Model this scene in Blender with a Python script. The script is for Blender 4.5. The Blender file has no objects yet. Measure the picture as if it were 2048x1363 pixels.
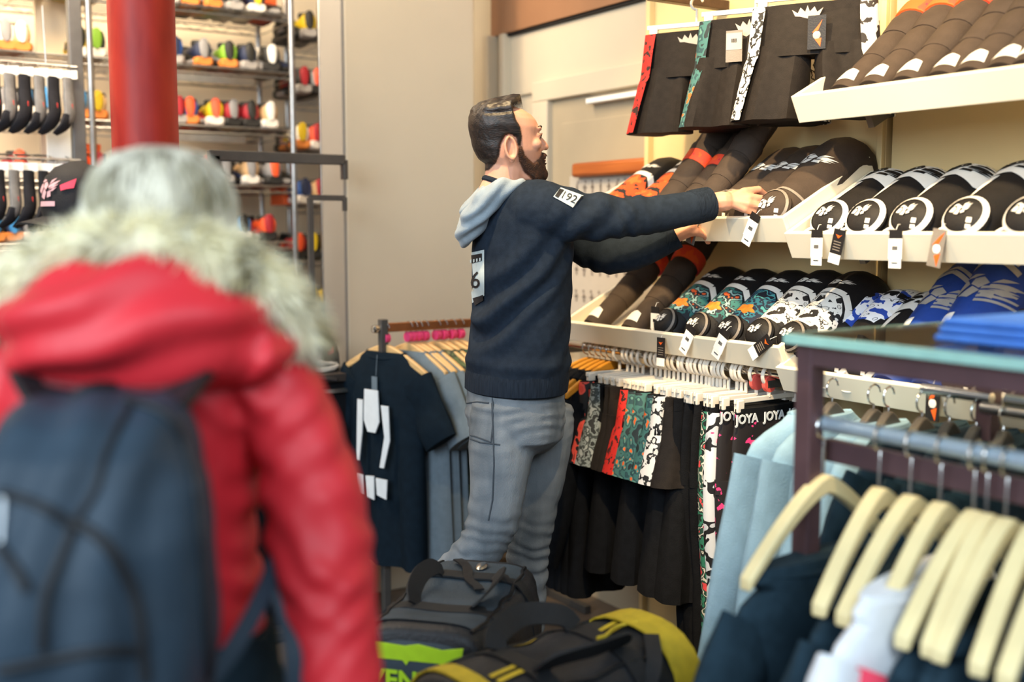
import bpy, bmesh, math, random
import numpy as np
from mathutils import Vector, Matrix, noise
from mathutils.bvhtree import BVHTree

scene = bpy.context.scene
COL = scene.collection
random.seed(7)
PI = math.pi
rad = math.radians

# ------------------------------------------------------------------ camera
FPX = 2200.0
PITCH = rad(5.87)
CAM_H = 1.45
cam_data = bpy.data.cameras.new('camera')
cam_data.sensor_width = 36.0
cam_data.lens = FPX / 2048 * 36
cam_data.clip_start = 0.05
cam_data.dof.use_dof = True
cam_data.dof.focus_distance = 2.95
cam_data.dof.aperture_fstop = 1.45
cam = bpy.data.objects.new('camera', cam_data)
TH = math.atan2(.543, .839)          # the tray wall stands at this angle to the line of sight
cam.location = (0, 0, CAM_H)
cam.rotation_euler = (PI / 2 - PITCH, 0, -TH)
COL.objects.link(cam)
scene.camera = cam


QROT = Matrix.Rotation(-TH, 3, 'Z')


def G(x, y, z=0):
    """world point given by its distance to the side (x) and ahead (y) of the viewer and its height"""
    return QROT @ Vector((x, y, z))


def P(px, py, Y):
    """world point at photo pixel (px, py) and distance Y along the floor from the camera"""
    r = (px - 1024)
    u = (681.5 - py)
    c, s = math.cos(PITCH), math.sin(PITCH)
    d = Vector((r, FPX * c + u * s, -FPX * s + u * c))
    return Vector((0, 0, CAM_H)) + QROT @ (d * (Y / d.y))


# ------------------------------------------------------------------ exposure, world, lights
scene.view_settings.view_transform = 'Standard'
scene.view_settings.look = 'None'
scene.view_settings.gamma = 1.0
scene.view_settings.use_curve_mapping = False
scene.view_settings.exposure = 0.3
world = bpy.data.worlds.new('shop_air')
world.use_nodes = True
bg = world.node_tree.nodes['Background']
bg.inputs['Color'].default_value = (0.80, 0.90, 1.0, 1)
bg.inputs['Strength'].default_value = 0.22
scene.world = world


def area(name, loc, target, size, power, col, size_y=None):
    l = bpy.data.lights.new(name, 'AREA')
    l.energy = power
    l.color = col
    l.shape = 'RECTANGLE'
    l.size = size
    l.size_y = size_y or size
    o = bpy.data.objects.new(name, l)
    o.location = loc
    o.rotation_euler = (Vector(target) - Vector(loc)).to_track_quat('-Z', 'Y').to_euler()
    COL.objects.link(o)
    return o


def spot(name, loc, target, power, col, angle=60, blend=.6, size=.04):
    l = bpy.data.lights.new(name, 'SPOT')
    l.energy = power
    l.color = col
    l.spot_size = rad(angle)
    l.spot_blend = blend
    l.shadow_soft_size = size
    o = bpy.data.objects.new(name, l)
    o.location = loc
    o.rotation_euler = (Vector(target) - Vector(loc)).to_track_quat('-Z', 'Y').to_euler()
    COL.objects.link(o)
    return o


WARM = (1.0, .72, .38)
COOL = (.74, .88, 1.0)
# shop front daylight, behind and to the left of the camera
area('shopfront_daylight', G(-2.6, -1.2, 2.8), G(-.3, 2.4, .9), 3.0, 175, COOL, 2.4)
area('shopfront_daylight', G(1.0, -1.0, 3.0), G(.5, 1.7, .8), 1.8, 58, COOL, 1.4)
# ceiling spots over the tray wall
spot('tray_spot', G(0.30, 1.15, 3.1), G(1.22, 2.52, 1.5), 330, WARM, 62)
spot('tray_spot', G(-0.30, 2.20, 3.15), G(.72, 3.25, 1.45), 235, WARM, 58)
spot('door_spot', G(-.35, 3.2, 3.0), G(.05, 4.5, 1.7), 9, WARM, 80)
# lamps over the shoe shelves
area('shelf_lamp', G(-2.1, 3.3, 3.2), G(-1.9, 5.0, 1.6), 1.4, 80, (1, .80, .56), .5)
area('shelf_lamp', G(-.9, 3.9, 3.2), G(-1.1, 5.3, 1.6), 0.9, 26, (1, .80, .56), .4)


# ------------------------------------------------------------------ helpers: materials
def lin(c):
    if isinstance(c, str):
        c = [int(c[i:i + 2], 16) / 255 for i in (0, 2, 4)]
    return tuple(x / 12.92 if x <= .04045 else ((x + .055) / 1.055) ** 2.4 for x in c[:3])


MATS = {}


def mat(name, col='808080', rough=.6, metal=0., var=.12, scale=30., bump=.15, bscale=None, spec=.4, sheen=0., col2=None, stretch=None, trans=0.):
    """plain procedural material: base colour broken up by noise, with fine relief"""
    if name in MATS:
        return MATS[name]
    m = bpy.data.materials.new(name)
    m.use_nodes = True
    nt = m.node_tree
    b = nt.nodes['Principled BSDF']
    b.inputs['Roughness'].default_value = rough
    b.inputs['Metallic'].default_value = metal
    b.inputs['Specular IOR Level'].default_value = spec
    if sheen:
        b.inputs['Sheen Weight'].default_value = sheen
    if trans:
        b.inputs['Transmission Weight'].default_value = trans
    tc = nt.nodes.new('ShaderNodeTexCoord')
    src = tc.outputs['Object']
    if stretch:
        mp = nt.nodes.new('ShaderNodeMapping')
        mp.inputs['Scale'].default_value = stretch
        nt.links.new(src, mp.inputs['Vector'])
        src = mp.outputs['Vector']
    c = lin(col)
    if col2:
        ca, cb = c, lin(col2)
    else:
        ca = tuple(max(0, x * (1 - var)) for x in c)
        cb = tuple(min(1, x * (1 + var)) for x in c)
    n = nt.nodes.new('ShaderNodeTexNoise')
    n.inputs['Scale'].default_value = scale
    n.inputs['Detail'].default_value = 4
    nt.links.new(src, n.inputs['Vector'])
    r = nt.nodes.new('ShaderNodeValToRGB')
    r.color_ramp.elements[0].position = .35
    r.color_ramp.elements[1].position = .65
    r.color_ramp.elements[0].color = (*ca, 1)
    r.color_ramp.elements[1].color = (*cb, 1)
    nt.links.new(n.outputs['Fac'], r.inputs['Fac'])
    nt.links.new(r.outputs['Color'], b.inputs['Base Color'])
    if bump:
        n2 = nt.nodes.new('ShaderNodeTexNoise')
        n2.inputs['Scale'].default_value = bscale or scale * 8
        n2.inputs['Detail'].default_value = 2
        nt.links.new(src, n2.inputs['Vector'])
        bp = nt.nodes.new('ShaderNodeBump')
        bp.inputs['Strength'].default_value = bump
        bp.inputs['Distance'].default_value = .004
        nt.links.new(n2.outputs['Fac'], bp.inputs['Height'])
        nt.links.new(bp.outputs['Normal'], b.inputs['Normal'])
    MATS[name] = m
    return m


def pattern(name, stops, scale=20., kind='noise', rough=.7, detail=2., distort=0., stretch=None, interp='CONSTANT', seed=0.):
    """printed cloth: a noise or cell field cut into flat colours; stops = [(pos, colour), ...]"""
    if name in MATS:
        return MATS[name]
    m = bpy.data.materials.new(name)
    m.use_nodes = True
    nt = m.node_tree
    b = nt.nodes['Principled BSDF']
    b.inputs['Roughness'].default_value = rough
    tc = nt.nodes.new('ShaderNodeTexCoord')
    mp = nt.nodes.new('ShaderNodeMapping')
    mp.inputs['Location'].default_value = (seed, seed * .7, seed * .3)
    if stretch:
        mp.inputs['Scale'].default_value = stretch
    nt.links.new(tc.outputs['Object'], mp.inputs['Vector'])
    if kind == 'noise':
        n = nt.nodes.new('ShaderNodeTexNoise')
        n.inputs['Scale'].default_value = scale
        n.inputs['Detail'].default_value = detail
        n.inputs['Distortion'].default_value = distort
        out = n.outputs['Fac']
    else:
        n = nt.nodes.new('ShaderNodeTexVoronoi')
        n.inputs['Scale'].default_value = scale
        if kind == 'cells':
            n.feature = 'DISTANCE_TO_EDGE'
        out = n.outputs['Distance']
    nt.links.new(mp.outputs['Vector'], n.inputs['Vector'])
    r = nt.nodes.new('ShaderNodeValToRGB')
    r.color_ramp.interpolation = interp
    while len(r.color_ramp.elements) < len(stops):
        r.color_ramp.elements.new(.5)
    for e, (p, c) in zip(r.color_ramp.elements, stops):
        e.position = p
        e.color = (*lin(c), 1)
    nt.links.new(out, r.inputs['Fac'])
    nt.links.new(r.outputs['Color'], b.inputs['Base Color'])
    MATS[name] = m
    return m


# ------------------------------------------------------------------ helpers: meshes
class MB:
    """collects verts and faces of ONE mesh object"""

    def __init__(self):
        self.v, self.f, self.mi = [], [], []
        self.X = Matrix.Identity(4)
        self.cur = 0

    def add(self, vs, fs):
        o = len(self.v)
        self.v += [self.X @ Vector(p) for p in vs]
        self.f += [[i + o for i in q] for q in fs]
        self.mi += [self.cur] * len(fs)
        return self

    def box(self, c, s, R=None, taper=1.0):
        hx, hy, hz = s[0] / 2, s[1] / 2, s[2] / 2
        vs = []
        for z in (-1, 1):
            t = taper if z > 0 else 1
            for x, y in ((-1, -1), (1, -1), (1, 1), (-1, 1)):
                p = Vector((x * hx * t, y * hy * t, z * hz))
                if R:
                    p = R @ p
                vs.append(p + Vector(c))
        return self.add(vs, [(3, 2, 1, 0), (4, 5, 6, 7), (0, 1, 5, 4), (1, 2, 6, 5), (2, 3, 7, 6), (3, 0, 4, 7)])

    def loft(self, rings, cap=True, closed=False):
        n = len(rings[0])
        vs = [p for r in rings for p in r]
        fs = []
        m = len(rings)
        for i in range(m - (0 if closed else 1)):
            a, b = i * n, ((i + 1) % m) * n
            for j in range(n):
                k = (j + 1) % n
                fs.append((a + j, a + k, b + k, b + j))
        if cap and not closed:
            fs.append(tuple(reversed(range(n))))
            fs.append(tuple((m - 1) * n + j for j in range(n)))
        return self.add(vs, fs)

    def tube(self, pts, r, n=10, closed=False, flat=None):
        pts = [Vector(p) for p in pts]
        m = len(pts)
        rs = r if isinstance(r, (list, tuple)) else [r] * m
        rings = []
        ref = None
        for i, p in enumerate(pts):
            if closed:
                t = pts[(i + 1) % m] - pts[i - 1]
            else:
                t = pts[min(i + 1, m - 1)] - pts[max(i - 1, 0)]
            t.normalize()
            if ref is None:
                ref = Vector((0, 0, 1)) if abs(t.z) < .9 else Vector((1, 0, 0))
            a = t.cross(ref).normalized()
            b = a.cross(t).normalized()
            ref = b
            ra = rs[i]
            rb = ra * (flat if flat else 1)
            rings.append([p + a * ra * math.cos(2 * PI * j / n) + b * rb * math.sin(2 * PI * j / n) for j in range(n)])
        return self.loft(rings, closed=closed)

    def band(self, pts, w, th, up=(0, 0, 1)):
        """flat strap along pts; w = width measured along 'up' x tangent side, th = thickness"""
        pts = [Vector(p) for p in pts]
        rings = []
        m = len(pts)
        for i, p in enumerate(pts):
            t = (pts[min(i + 1, m - 1)] - pts[max(i - 1, 0)]).normalized()
            n = Vector(up(i) if callable(up) else up)
            s = t.cross(n).normalized()
            n = s.cross(t).normalized()
            ww = (w[i] if isinstance(w, (list, tuple)) else w) / 2
            rings.append([p + s * ww + n * th / 2, p - s * ww + n * th / 2, p - s * ww - n * th / 2, p + s * ww - n * th / 2])
        return self.loft(rings)

    def lathe(self, prof, n=20, c=(0, 0, 0), R=None):
        rings = []
        for r, z in prof:
            ring = []
            for j in range(n):
                p = Vector((r * math.cos(2 * PI * j / n), r * math.sin(2 * PI * j / n), z))
                if R:
                    p = R @ p
                ring.append(p + Vector(c))
            rings.append(ring)
        return self.loft(rings)

    def ell(self, c, r, nu=16, nv=10, R=None):
        rings = []
        for i in range(1, nv):
            a = PI * i / nv
            ring = []
            for j in range(nu):
                p = Vector((r[0] * math.sin(a) * math.cos(2 * PI * j / nu), r[1] * math.sin(a) * math.sin(2 * PI * j / nu), -r[2] * math.cos(a)))
                if R:
                    p = R @ p
                ring.append(p + Vector(c))
            rings.append(ring)
        return self.loft(rings)

    def prism(self, poly, th, R=None, c=(0, 0, 0)):
        """2-D outline (x, z) thickened along y"""
        n = len(poly)
        vs = []
        for y in (-th / 2, th / 2):
            for x, z in poly:
                p = Vector((x, y, z))
                if R:
                    p = R @ p
                vs.append(p + Vector(c))
        fs = [tuple(range(n)), tuple(reversed(range(n, 2 * n)))]
        for j in range(n):
            k = (j + 1) % n
            fs.append((j, j + n, k + n, k))
        return self.add(vs, fs)

    def grid(self, fn, nu, nv):
        vs = [fn(i / nu, j / nv) for j in range(nv + 1) for i in range(nu + 1)]
        fs = []
        for j in range(nv):
            for i in range(nu):
                a = j * (nu + 1) + i
                fs.append((a, a + 1, a + nu + 2, a + nu + 1))
        return self.add(vs, fs)

    def sheet(self, fn, nu, nv, nrm, th):
        """grid thickened: fn -> point, nrm -> normal"""
        top = [[Vector(fn(i / nu, j / nv)) + Vector(nrm(i / nu, j / nv)) * th for i in range(nu + 1)] for j in range(nv + 1)]
        bot = [[Vector(fn(i / nu, j / nv)) for i in range(nu + 1)] for j in range(nv + 1)]
        rings = []
        for j in range(nv + 1):
            rings.append(top[j] + list(reversed(bot[j])))
        return self.loft(rings)

    def mesh(self, name):
        me = bpy.data.meshes.new(name)
        me.from_pydata([tuple(p) for p in self.v], [], self.f)
        me.polygons.foreach_set('material_index', self.mi)
        bm = bmesh.new()
        bm.from_mesh(me)
        bmesh.ops.recalc_face_normals(bm, faces=bm.faces)
        bm.to_mesh(me)
        bm.free()
        return me

    def build(self, name, mats, parent=None, smooth=True, bevel=0, sub=0, loc=None, angle=40):
        me = self.mesh(name)
        return place_mesh(me, name, mats, parent, smooth, bevel, sub, loc, angle)


def place_mesh(me, name, mats, parent=None, smooth=True, bevel=0, sub=0, loc=None, angle=40):
    if not isinstance(mats, (list, tuple)):
        mats = [mats]
    for m in mats:
        me.materials.append(m)
    o = bpy.data.objects.new(name, me)
    COL.objects.link(o)
    if parent:
        o.parent = parent
    if loc is not None:
        o.location = loc
    if smooth:
        me.polygons.foreach_set('use_smooth', [True] * len(me.polygons))
        if not sub:
            try:
                me.set_sharp_from_angle(angle=rad(angle))
            except Exception:
                pass
    if bevel:
        bv = o.modifiers.new('bevel', 'BEVEL')
        bv.width = bevel
        bv.segments = 2
        bv.limit_method = 'ANGLE'
    if sub:
        sb = o.modifiers.new('sub', 'SUBSURF')
        sb.levels = sb.render_levels = sub
    return o


def tag(o, label=None, cat=None, group=None, kind=None):
    if label:
        o['label'] = label
    if cat:
        o['category'] = cat
    if group:
        o['group'] = group
    if kind:
        o['kind'] = kind
    return o


def thing(name, label, cat, loc=(0, 0, 0), rotz=0, group=None):
    o = bpy.data.objects.new(name, None)
    o.empty_display_size = .05
    COL.objects.link(o)
    o.location = loc
    o.rotation_euler = (0, 0, rotz)
    return tag(o, label, cat, group)


def copy_tree(o, parent=None):
    c = o.copy()
    COL.objects.link(c)
    if parent:
        c.parent = parent
    for ch in list(o.children):
        copy_tree(ch, c)
    return c


def dup(root, loc, rotz, label, group=None, rot=None):
    r = copy_tree(root)
    r.location = loc
    r.rotation_euler = rot if rot else (0, 0, rotz)
    r['label'] = label
    if group:
        r['group'] = group
    return r


def recolor(root, part, m):
    """give the copied part another colour, sharing its mesh"""
    todo = [root]
    while todo:
        o = todo.pop()
        todo += list(o.children)
        if o.type == 'MESH' and o.name.split('.')[0] == part:
            o.material_slots[0].link = 'OBJECT'
            o.material_slots[0].material = m


def remesh(mb, voxel, smooth_it=2, fac=.5):
    """one continuous skin over overlapping closed volumes"""
    me = mb.mesh('tmp')
    o = bpy.data.objects.new('tmp', me)
    COL.objects.link(o)
    md = o.modifiers.new('r', 'REMESH')
    md.mode = 'VOXEL'
    md.voxel_size = voxel
    if smooth_it:
        sm = o.modifiers.new('s', 'SMOOTH')
        sm.iterations = smooth_it
        sm.factor = fac
    dg = bpy.context.evaluated_depsgraph_get()
    dg.update()
    new = bpy.data.meshes.new_from_object(o.evaluated_get(dg))
    bpy.data.objects.remove(o)
    bpy.data.meshes.remove(me)
    new.materials.clear()
    return new


def co_no(me):
    n = len(me.vertices)
    co = np.empty(n * 3)
    me.vertices.foreach_get('co', co)
    no = np.empty(n * 3)
    me.vertex_normals.foreach_get('vector', no)
    return co.reshape(-1, 3), no.reshape(-1, 3)


def displace(me, fn):
    co, no = co_no(me)
    d = fn(co, no)
    co = co + no * d[:, None]
    me.vertices.foreach_set('co', co.ravel())
    me.update()
    return me


def vnoise(co, s, off=0.):
    return np.array([noise.noise(Vector((p[0] * s + off, p[1] * s - off, p[2] * s + off * .5))) for p in co])


def text_mesh(s, size, ext=.0, bold=False):
    cu = bpy.data.curves.new('t', 'FONT')
    cu.body = s
    cu.size = size
    cu.align_x = 'CENTER'
    cu.align_y = 'CENTER'
    cu.extrude = ext
    cu.resolution_u = 3
    if bold:
        cu.offset = size * .03
    o = bpy.data.objects.new('t', cu)
    COL.objects.link(o)
    dg = bpy.context.evaluated_depsgraph_get()
    dg.update()
    me = bpy.data.meshes.new_from_object(o.evaluated_get(dg))
    bpy.data.objects.remove(o)
    bpy.data.curves.remove(cu)
    me.materials.clear()
    return me


def lettering(s, size, m, parent, M4, name='lettering', bold=True, ext=.0008, sx=1.0):
    """flat print: text in local x (reading) / y (up), placed by M4"""
    me = text_mesh(s, size, ext, bold)
    me.transform(Matrix.Diagonal((sx, 1, 1, 1)))
    me.transform(M4)
    return place_mesh(me, name, m, parent, smooth=False)


def frame(o, x, y):
    """4x4 with given origin and x / y axes"""
    x = Vector(x).normalized()
    y = Vector(y)
    z = x.cross(y).normalized()
    y = z.cross(x)
    return Matrix(((x.x, y.x, z.x, o[0]), (x.y, y.y, z.y, o[1]), (x.z, y.z, z.z, o[2]), (0, 0, 0, 1)))


def catmull(pts, k=6):
    pts = [Vector(p) for p in pts]
    out = []
    for i in range(len(pts) - 1):
        p0, p1, p2, p3 = pts[max(i - 1, 0)], pts[i], pts[i + 1], pts[min(i + 2, len(pts) - 1)]
        for j in range(k):
            t = j / k
            out.append(.5 * ((2 * p1) + (p2 - p0) * t + (2 * p0 - 5 * p1 + 4 * p2 - p3) * t * t + (3 * p1 - p0 - 3 * p2 + p3) * t ** 3))
    out.append(pts[-1])
    return out


def lerp_list(xs, ys, x):
    return float(np.interp(x, xs, ys))


ORD = ['first', 'second', 'third', 'fourth', 'fifth', 'sixth', 'seventh', 'eighth', 'ninth', 'tenth', 'eleventh', 'twelfth', 'thirteenth',
       'fourteenth', 'fifteenth', 'sixteenth', 'seventeenth', 'eighteenth', 'nineteenth', 'twentieth']

# ------------------------------------------------------------------ the shop's own axes
E = Vector((1, 0, 0))                # tray wall runs along D, its normal is E
D = Vector((0, 1, 0))
WO = G(1.011, 3.01)                  # foot of the seam between the two wall panels
WROT = -PI / 2                   # wall frame: x along the wall towards the street, y into the wall


def W(x, y, z=0):
    return WO - D * x + E * y + Vector((0, 0, z))


def wx(px, y):
    """wall-frame x of the point at depth y off the wall that stands under photo column px"""
    k = (px - 1024) / FPX / math.cos(PITCH)
    R = QROT.inverted()
    a, d = R @ (WO + E * y), R @ D
    return (a.x - k * a.y) / (d.x - k * d.y)
# ------------------------------------------------------------------ the setting
cream = mat('cream_board', 'e2c892', .55, var=.03, scale=3, bump=.03, bscale=60)
cream_tray = mat('cream_tray_lacquer', 'f3e8cf', .38, var=.02, scale=4, bump=.02, bscale=90)
beige_paint = mat('beige_wall_paint', 'cbbfa8', .6, var=.05, scale=1.6, bump=.06, bscale=50)
door_paint = mat('beige_door_paint', 'a99b83', .5, var=.05, scale=3, bump=.04)
tan_ceiling = mat('tan_ceiling_board', '93694a', .6, var=.06, scale=4, bump=.05)
dark_gap = mat('dark_backing', '1c1714', .8, var=.1)
floor_m = mat('brown_vinyl_floor', '5b5047', .45, var=.15, scale=6, bump=.05)
steel_grey = mat('grey_painted_steel', '6a6865', .45, .3, var=.08, scale=20)
dark_steel = mat('dark_grey_steel', '55514d', .45, .3, var=.08, scale=20)
chrome = mat('chrome', 'd6d4d0', .16, 1., var=.03, bump=0)
chrome_rough = mat('brushed_chrome', 'b9b6b1', .3, 1., var=.06, bump=.05)
white_paper = mat('white_card', 'f2efe8', .6, var=.02, bump=.02)
black_print = mat('black_print', '17161a', .6, var=.1, bump=0)


def struct(mb, name, m, parent=None, **k):
    o = mb.build(name, m, parent, **k)
    if not parent:
        o['kind'] = 'structure'
    return o


struct(MB().box((0, 2.5, -.05), (14, 14, .1)), 'floor', floor_m, smooth=False)

# tray wall: two tall boards on a dark backing, seam between them
B = MB()
B.X = Matrix.Translation(WO) @ Matrix.Rotation(WROT, 4, 'Z')
wallr = struct(B.box((.2, .075, 1.6), (2.38, .05, 3.2)), 'wall_right', dark_gap, smooth=False)


def wall_box(x0, x1, y0, y1, z0, z1, mb=None):
    b = mb or MB()
    b.X = Matrix.Translation(WO) @ Matrix.Rotation(WROT, 4, 'Z')
    return b.box(((x0 + x1) / 2, (y0 + y1) / 2, (z0 + z1) / 2), (x1 - x0, y1 - y0, z1 - z0))


struct(wall_box(-.985, -.012, .012, .05, 0, 3.2), 'panel', cream, wallr, smooth=False, bevel=.003)
struct(wall_box(.008, 1.385, .012, .05, 0, 3.2), 'panel', cream, wallr, smooth=False, bevel=.003)
struct(wall_box(-.03, -.012, -.004, .012, 0, 3.2), 'edge_strip', cream, wallr, smooth=False, bevel=.002)
struct(wall_box(-1.005, -.985, -.01, .10, 0, 3.2), 'edge_strip', cream, wallr, smooth=False, bevel=.002)

# door wall further along, with casing, frieze and a low soffit in front of it
wallb = struct(wall_box(-2.35, -1.005, .10, .2, 0, 3.2), 'wall_back', beige_paint, smooth=False)
zs = 2.262
struct(wall_box(-2.06, -1.02, .085, .10, 2.0, zs - .012), 'frieze_panel', beige_paint, wallb, smooth=False, bevel=.003)
struct(wall_box(-2.07, -1.01, .07, .10, zs - .012, zs), 'painted_shadow_line', dark_gap, wallb, smooth=False)  # dark strip put in as the shadow line under the upper board
struct(wall_box(-2.12, -1.005, .06, .10, zs, 3.2), 'upper_board', tan_ceiling, wallb, smooth=False)
t1 = struct(wall_box(-2.045, -2.005, .05, .10, 0, zs), 'trim_1', beige_paint, smooth=False, bevel=.006)
t2 = struct(wall_box(-2.13, -2.085, .02, .10, 0, zs), 'trim_2', beige_paint, smooth=False, bevel=.006)
casing = MB()
wall_box(-1.80, -1.69, .055, .10, 0, 1.955, casing)
wall_box(-1.80, -1.01, .055, .10, 1.955, 2.035, casing)
struct(casing, 'trim_3', beige_paint, smooth=False, bevel=.005)
door = struct(wall_box(-1.69, -1.01, .082, .10, 0, 1.955), 'door_1', door_paint, smooth=False)
pan = MB()
wall_box(-1.62, -1.08, .074, .082, 1.05, 1.86, pan)
struct(pan, 'door_panel', door_paint, door, smooth=False, bevel=.006)
pan = MB()
wall_box(-1.62, -1.08, .074, .082, .15, .93, pan)
struct(pan, 'door_panel', door_paint, door, smooth=False, bevel=.006)
struct(wall_box(-1.42, -1.02, .045, .08, 1.915, 1.935), 'reflection_strip', white_paper, door, smooth=False, bevel=.003)  # white bar standing in for a bright reflection at the door top

# wooden bar and paper sheet on the door
wb_ = thing('wooden_bar', 'orange brown wooden bar fixed across the beige door', 'door bar', W(wx(1222, .06), .06, P(1222, 334, 4.05).z), WROT)
MB().box((0, -.012, 0), (.46, .024, .055)).build('bar', mat('orange_brown_wood', '9a4f22', .4, col2='b5652c', scale=8, bump=.05, stretch=(.3, 4, 4)), wb_, bevel=.02)
for x in (-.17, .17):
    MB().lathe([(.004, -.026), (.008, -.025), (.008, .0)], 10, (x, 0, 0), Matrix.Rotation(PI / 2, 3, 'X')).build('screw_cap', steel_grey, wb_)
ps = thing('paper_sheet', 'pale paper sheet with rows of faint figures taped to the door', 'poster', W(wx(1215, .07), .072, P(1215, 345, 4.05).z), WROT)
MB().box((0, 0, -.33), (.50, .003, .66)).build('paper', mat('dull_paper', 'bcb3a6', .7, var=.02, bump=.02), ps, smooth=False)
fig_m = mat('faint_grey_ink', '8f857c', .7, var=.1, bump=0)
fb_ = MB()
rr_ = random.Random(2)
for r in range(6):
    for c in range(9):
        x, z = -.2 + .05 * c, -.05 - .105 * r
        fb_.box((x, -.003, z), (.010, .002, .03 + .012 * rr_.random()))
        fb_.box((x + rr_.uniform(-.006, .006), -.003, z + .026), (.010, .002, .010))
        fb_.box((x, -.003, z + .004), (.024 * rr_.random() + .006, .002, .005))
o = fb_.build('figure_rows', fig_m, ps, smooth=False)
o['kind'] = 'stuff'

# beige pillar
c0 = P(695, 600, 4.2)
c0.z = 0
pb = MB()
pb.X = Matrix.Translation(c0)
pb.box((.285, .095, 1.8), (.57, .19, 3.6))
struct(pb, 'wall_middle', beige_paint, smooth=False, bevel=.008)

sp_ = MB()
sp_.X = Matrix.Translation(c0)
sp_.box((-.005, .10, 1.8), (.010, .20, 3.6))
struct(sp_, 'pillar_side_board', mat('pillar_side_grey', '8d8983', .55, var=.04, scale=3), smooth=False)  # thin board over the pillar's left face, greyer than the rest

# cream wall behind the shoe shelves
S0 = P(590, 455, 5.0)
S0.z = 0
SROT = 0.


def S(x, y, z=0):
    """shelf frame: x along the shelves (towards the pillar), y away from the viewer"""
    return S0 + E * x + D * y + Vector((0, 0, z))


bw = MB()
bw.X = Matrix.Translation(S0) @ Matrix.Rotation(SROT, 4, 'Z')
bw.box((-1.3, .68, 1.8), (5.4, .08, 3.6))
cream_wall = mat('cream_back_wall', 'ecdcc0', .6, var=.04, scale=2, bump=.04)
struct(bw, 'wall_left', cream_wall, smooth=False)

# red column
red_paint = mat('red_column_paint', '8f120d', .5, var=.2, scale=9, bump=.35, bscale=14, col2='b32a1a', stretch=(1, 1, .35))
cp = P(297, 455, 3.4)
cp.z = 0
rc = MB()
rc.lathe([(.13, 0), (.13, .05), (.104, .08), (.098, 1.2), (.098, 3.4)], 28)
o = rc.build('red_column', red_paint, loc=cp)
o['kind'] = 'structure'
o['label'] = 'round red painted column behind the blonde woman'

# ------------------------------------------------------------------ display trays on the wall
TILT = rad(27)
TD = .352          # tray depth along the slope
LIP = .058


def tray_matrix(x, z):
    return Matrix.Translation(W(x, -.333, z)) @ Matrix.Rotation(WROT, 4, 'Z') @ Matrix.Rotation(TILT, 4, 'X')


TRAYS = {}


def tray(key, x0, x1, ztop, label):
    """open tilted tray; ztop = height of the front lip's upper edge"""
    L = x1 - x0
    dz = LIP * math.cos(TILT)
    M = tray_matrix(x0, ztop - dz)
    t = thing('display_tray', label, 'shelf tray', M.to_translation(), group='cream tilted display trays')
    t.rotation_euler = M.to_euler()
    th = .014
    MB().box((L / 2, TD / 2, -th / 2), (L, TD, th)).build('bottom_panel', cream_tray, t, smooth=False, bevel=.002)
    MB().box((L / 2, -th / 2, (LIP - th) / 2), (L, th, LIP + th)).build('front_lip', cream_tray, t, smooth=False, bevel=.002)
    MB().box((th / 2, TD / 2, LIP / 2), (th, TD, LIP)).build('side_panel', cream_tray, t, smooth=False, bevel=.002)
    MB().box((L - th / 2, TD / 2, LIP / 2), (th, TD, LIP)).build('side_panel', cream_tray, t, smooth=False, bevel=.002)
    for bx in (.12, L - .12):
        MB().box((bx, TD * .62, -.05), (.018, TD * .7, .07)).build('bracket', dark_steel, t, smooth=False)
    TRAYS[key] = (M, L, x0, ztop)
    return t


yl = 2.83
tray('TR', .0, 1.25, P(1595, 190, yl).z, 'cream tray above all others, filled with dark grey leg sleeves')
tray('MR', -.012, 1.25, P(1585, 461, yl).z, 'cream tray holding black shin guards with bold white stripes')
tray('BR', -.03, 1.25, P(1640, 737, 2.75).z, 'lowest cream tray beside the glass counter, holding blue shin guards')
tray('ML', -.985, -.016, P(1595, 430, yl).z, 'cream tray the man reaches over, with plain black shin guards')
tray('BL', -.985, -.02, P(1595, 690, yl).z, 'cream tray above the shorts rail, with flower print shin guards')
# ------------------------------------------------------------------ goods in the trays
pad_brown = mat('dark_grey_neoprene', '41362e', .75, var=.10, scale=25, bump=.25, spec=.25)
pad_black = mat('black_neoprene', '171516', .6, var=.15, scale=25, bump=.2, spec=.3)
pad_white = mat('white_trim', 'ece8e0', .5, var=.03, bump=.05)
grey_trim = mat('grey_piping', '857c72', .5, var=.06)
foam_tan = mat('tan_foam_edge', 'b79f78', .8, var=.08, scale=40)
blue_pad = mat('royal_blue_shell', '1c3f8e', .5, var=.1, scale=20, bump=.15)
silver_print = mat('silver_print', 'a9a39c', .5, var=.08)
orange_print = pattern('orange_print', [(0, '1d1a1c'), (.44, 'd9501c'), (.56, 'f0702c')], 26, detail=3)
hot_orange = pattern('orange_red_print', [(0, 'ef5a20'), (.5, 'e8462a'), (.62, 'c9243a')], 18)
flora_print = pattern('teal_flower_print', [(0, '17202a'), (.40, '2f6f6c'), (.47, '1a2130'), (.53, '8fb5b0'), (.58, '17202a'), (.66, 'e2602a')], 30, detail=2)
teal_print = pattern('teal_leaf_print', [(0, '16233a'), (.44, '2a6f80'), (.50, '16233a'), (.56, '4fa0a0'), (.62, '1b1d28')], 28, detail=2)
skull_print = pattern('white_skull_print', [(0, '1b191a'), (.42, '1b191a'), (.45, 'e8e4dc'), (.60, '1b191a'), (.63, 'd8d2c8')], 34, detail=3)
bluewhite_print = pattern('blue_white_print', [(0, '2347a8'), (.42, '2347a8'), (.45, 'f0f0f4'), (.58, '1b1d30'), (.60, 'f0f0f4')], 26, detail=2)
red_dot = mat('red_print', 'cf2f22', .6)
tag_black = mat('black_card', '1a1718', .5, var=.1)

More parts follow.
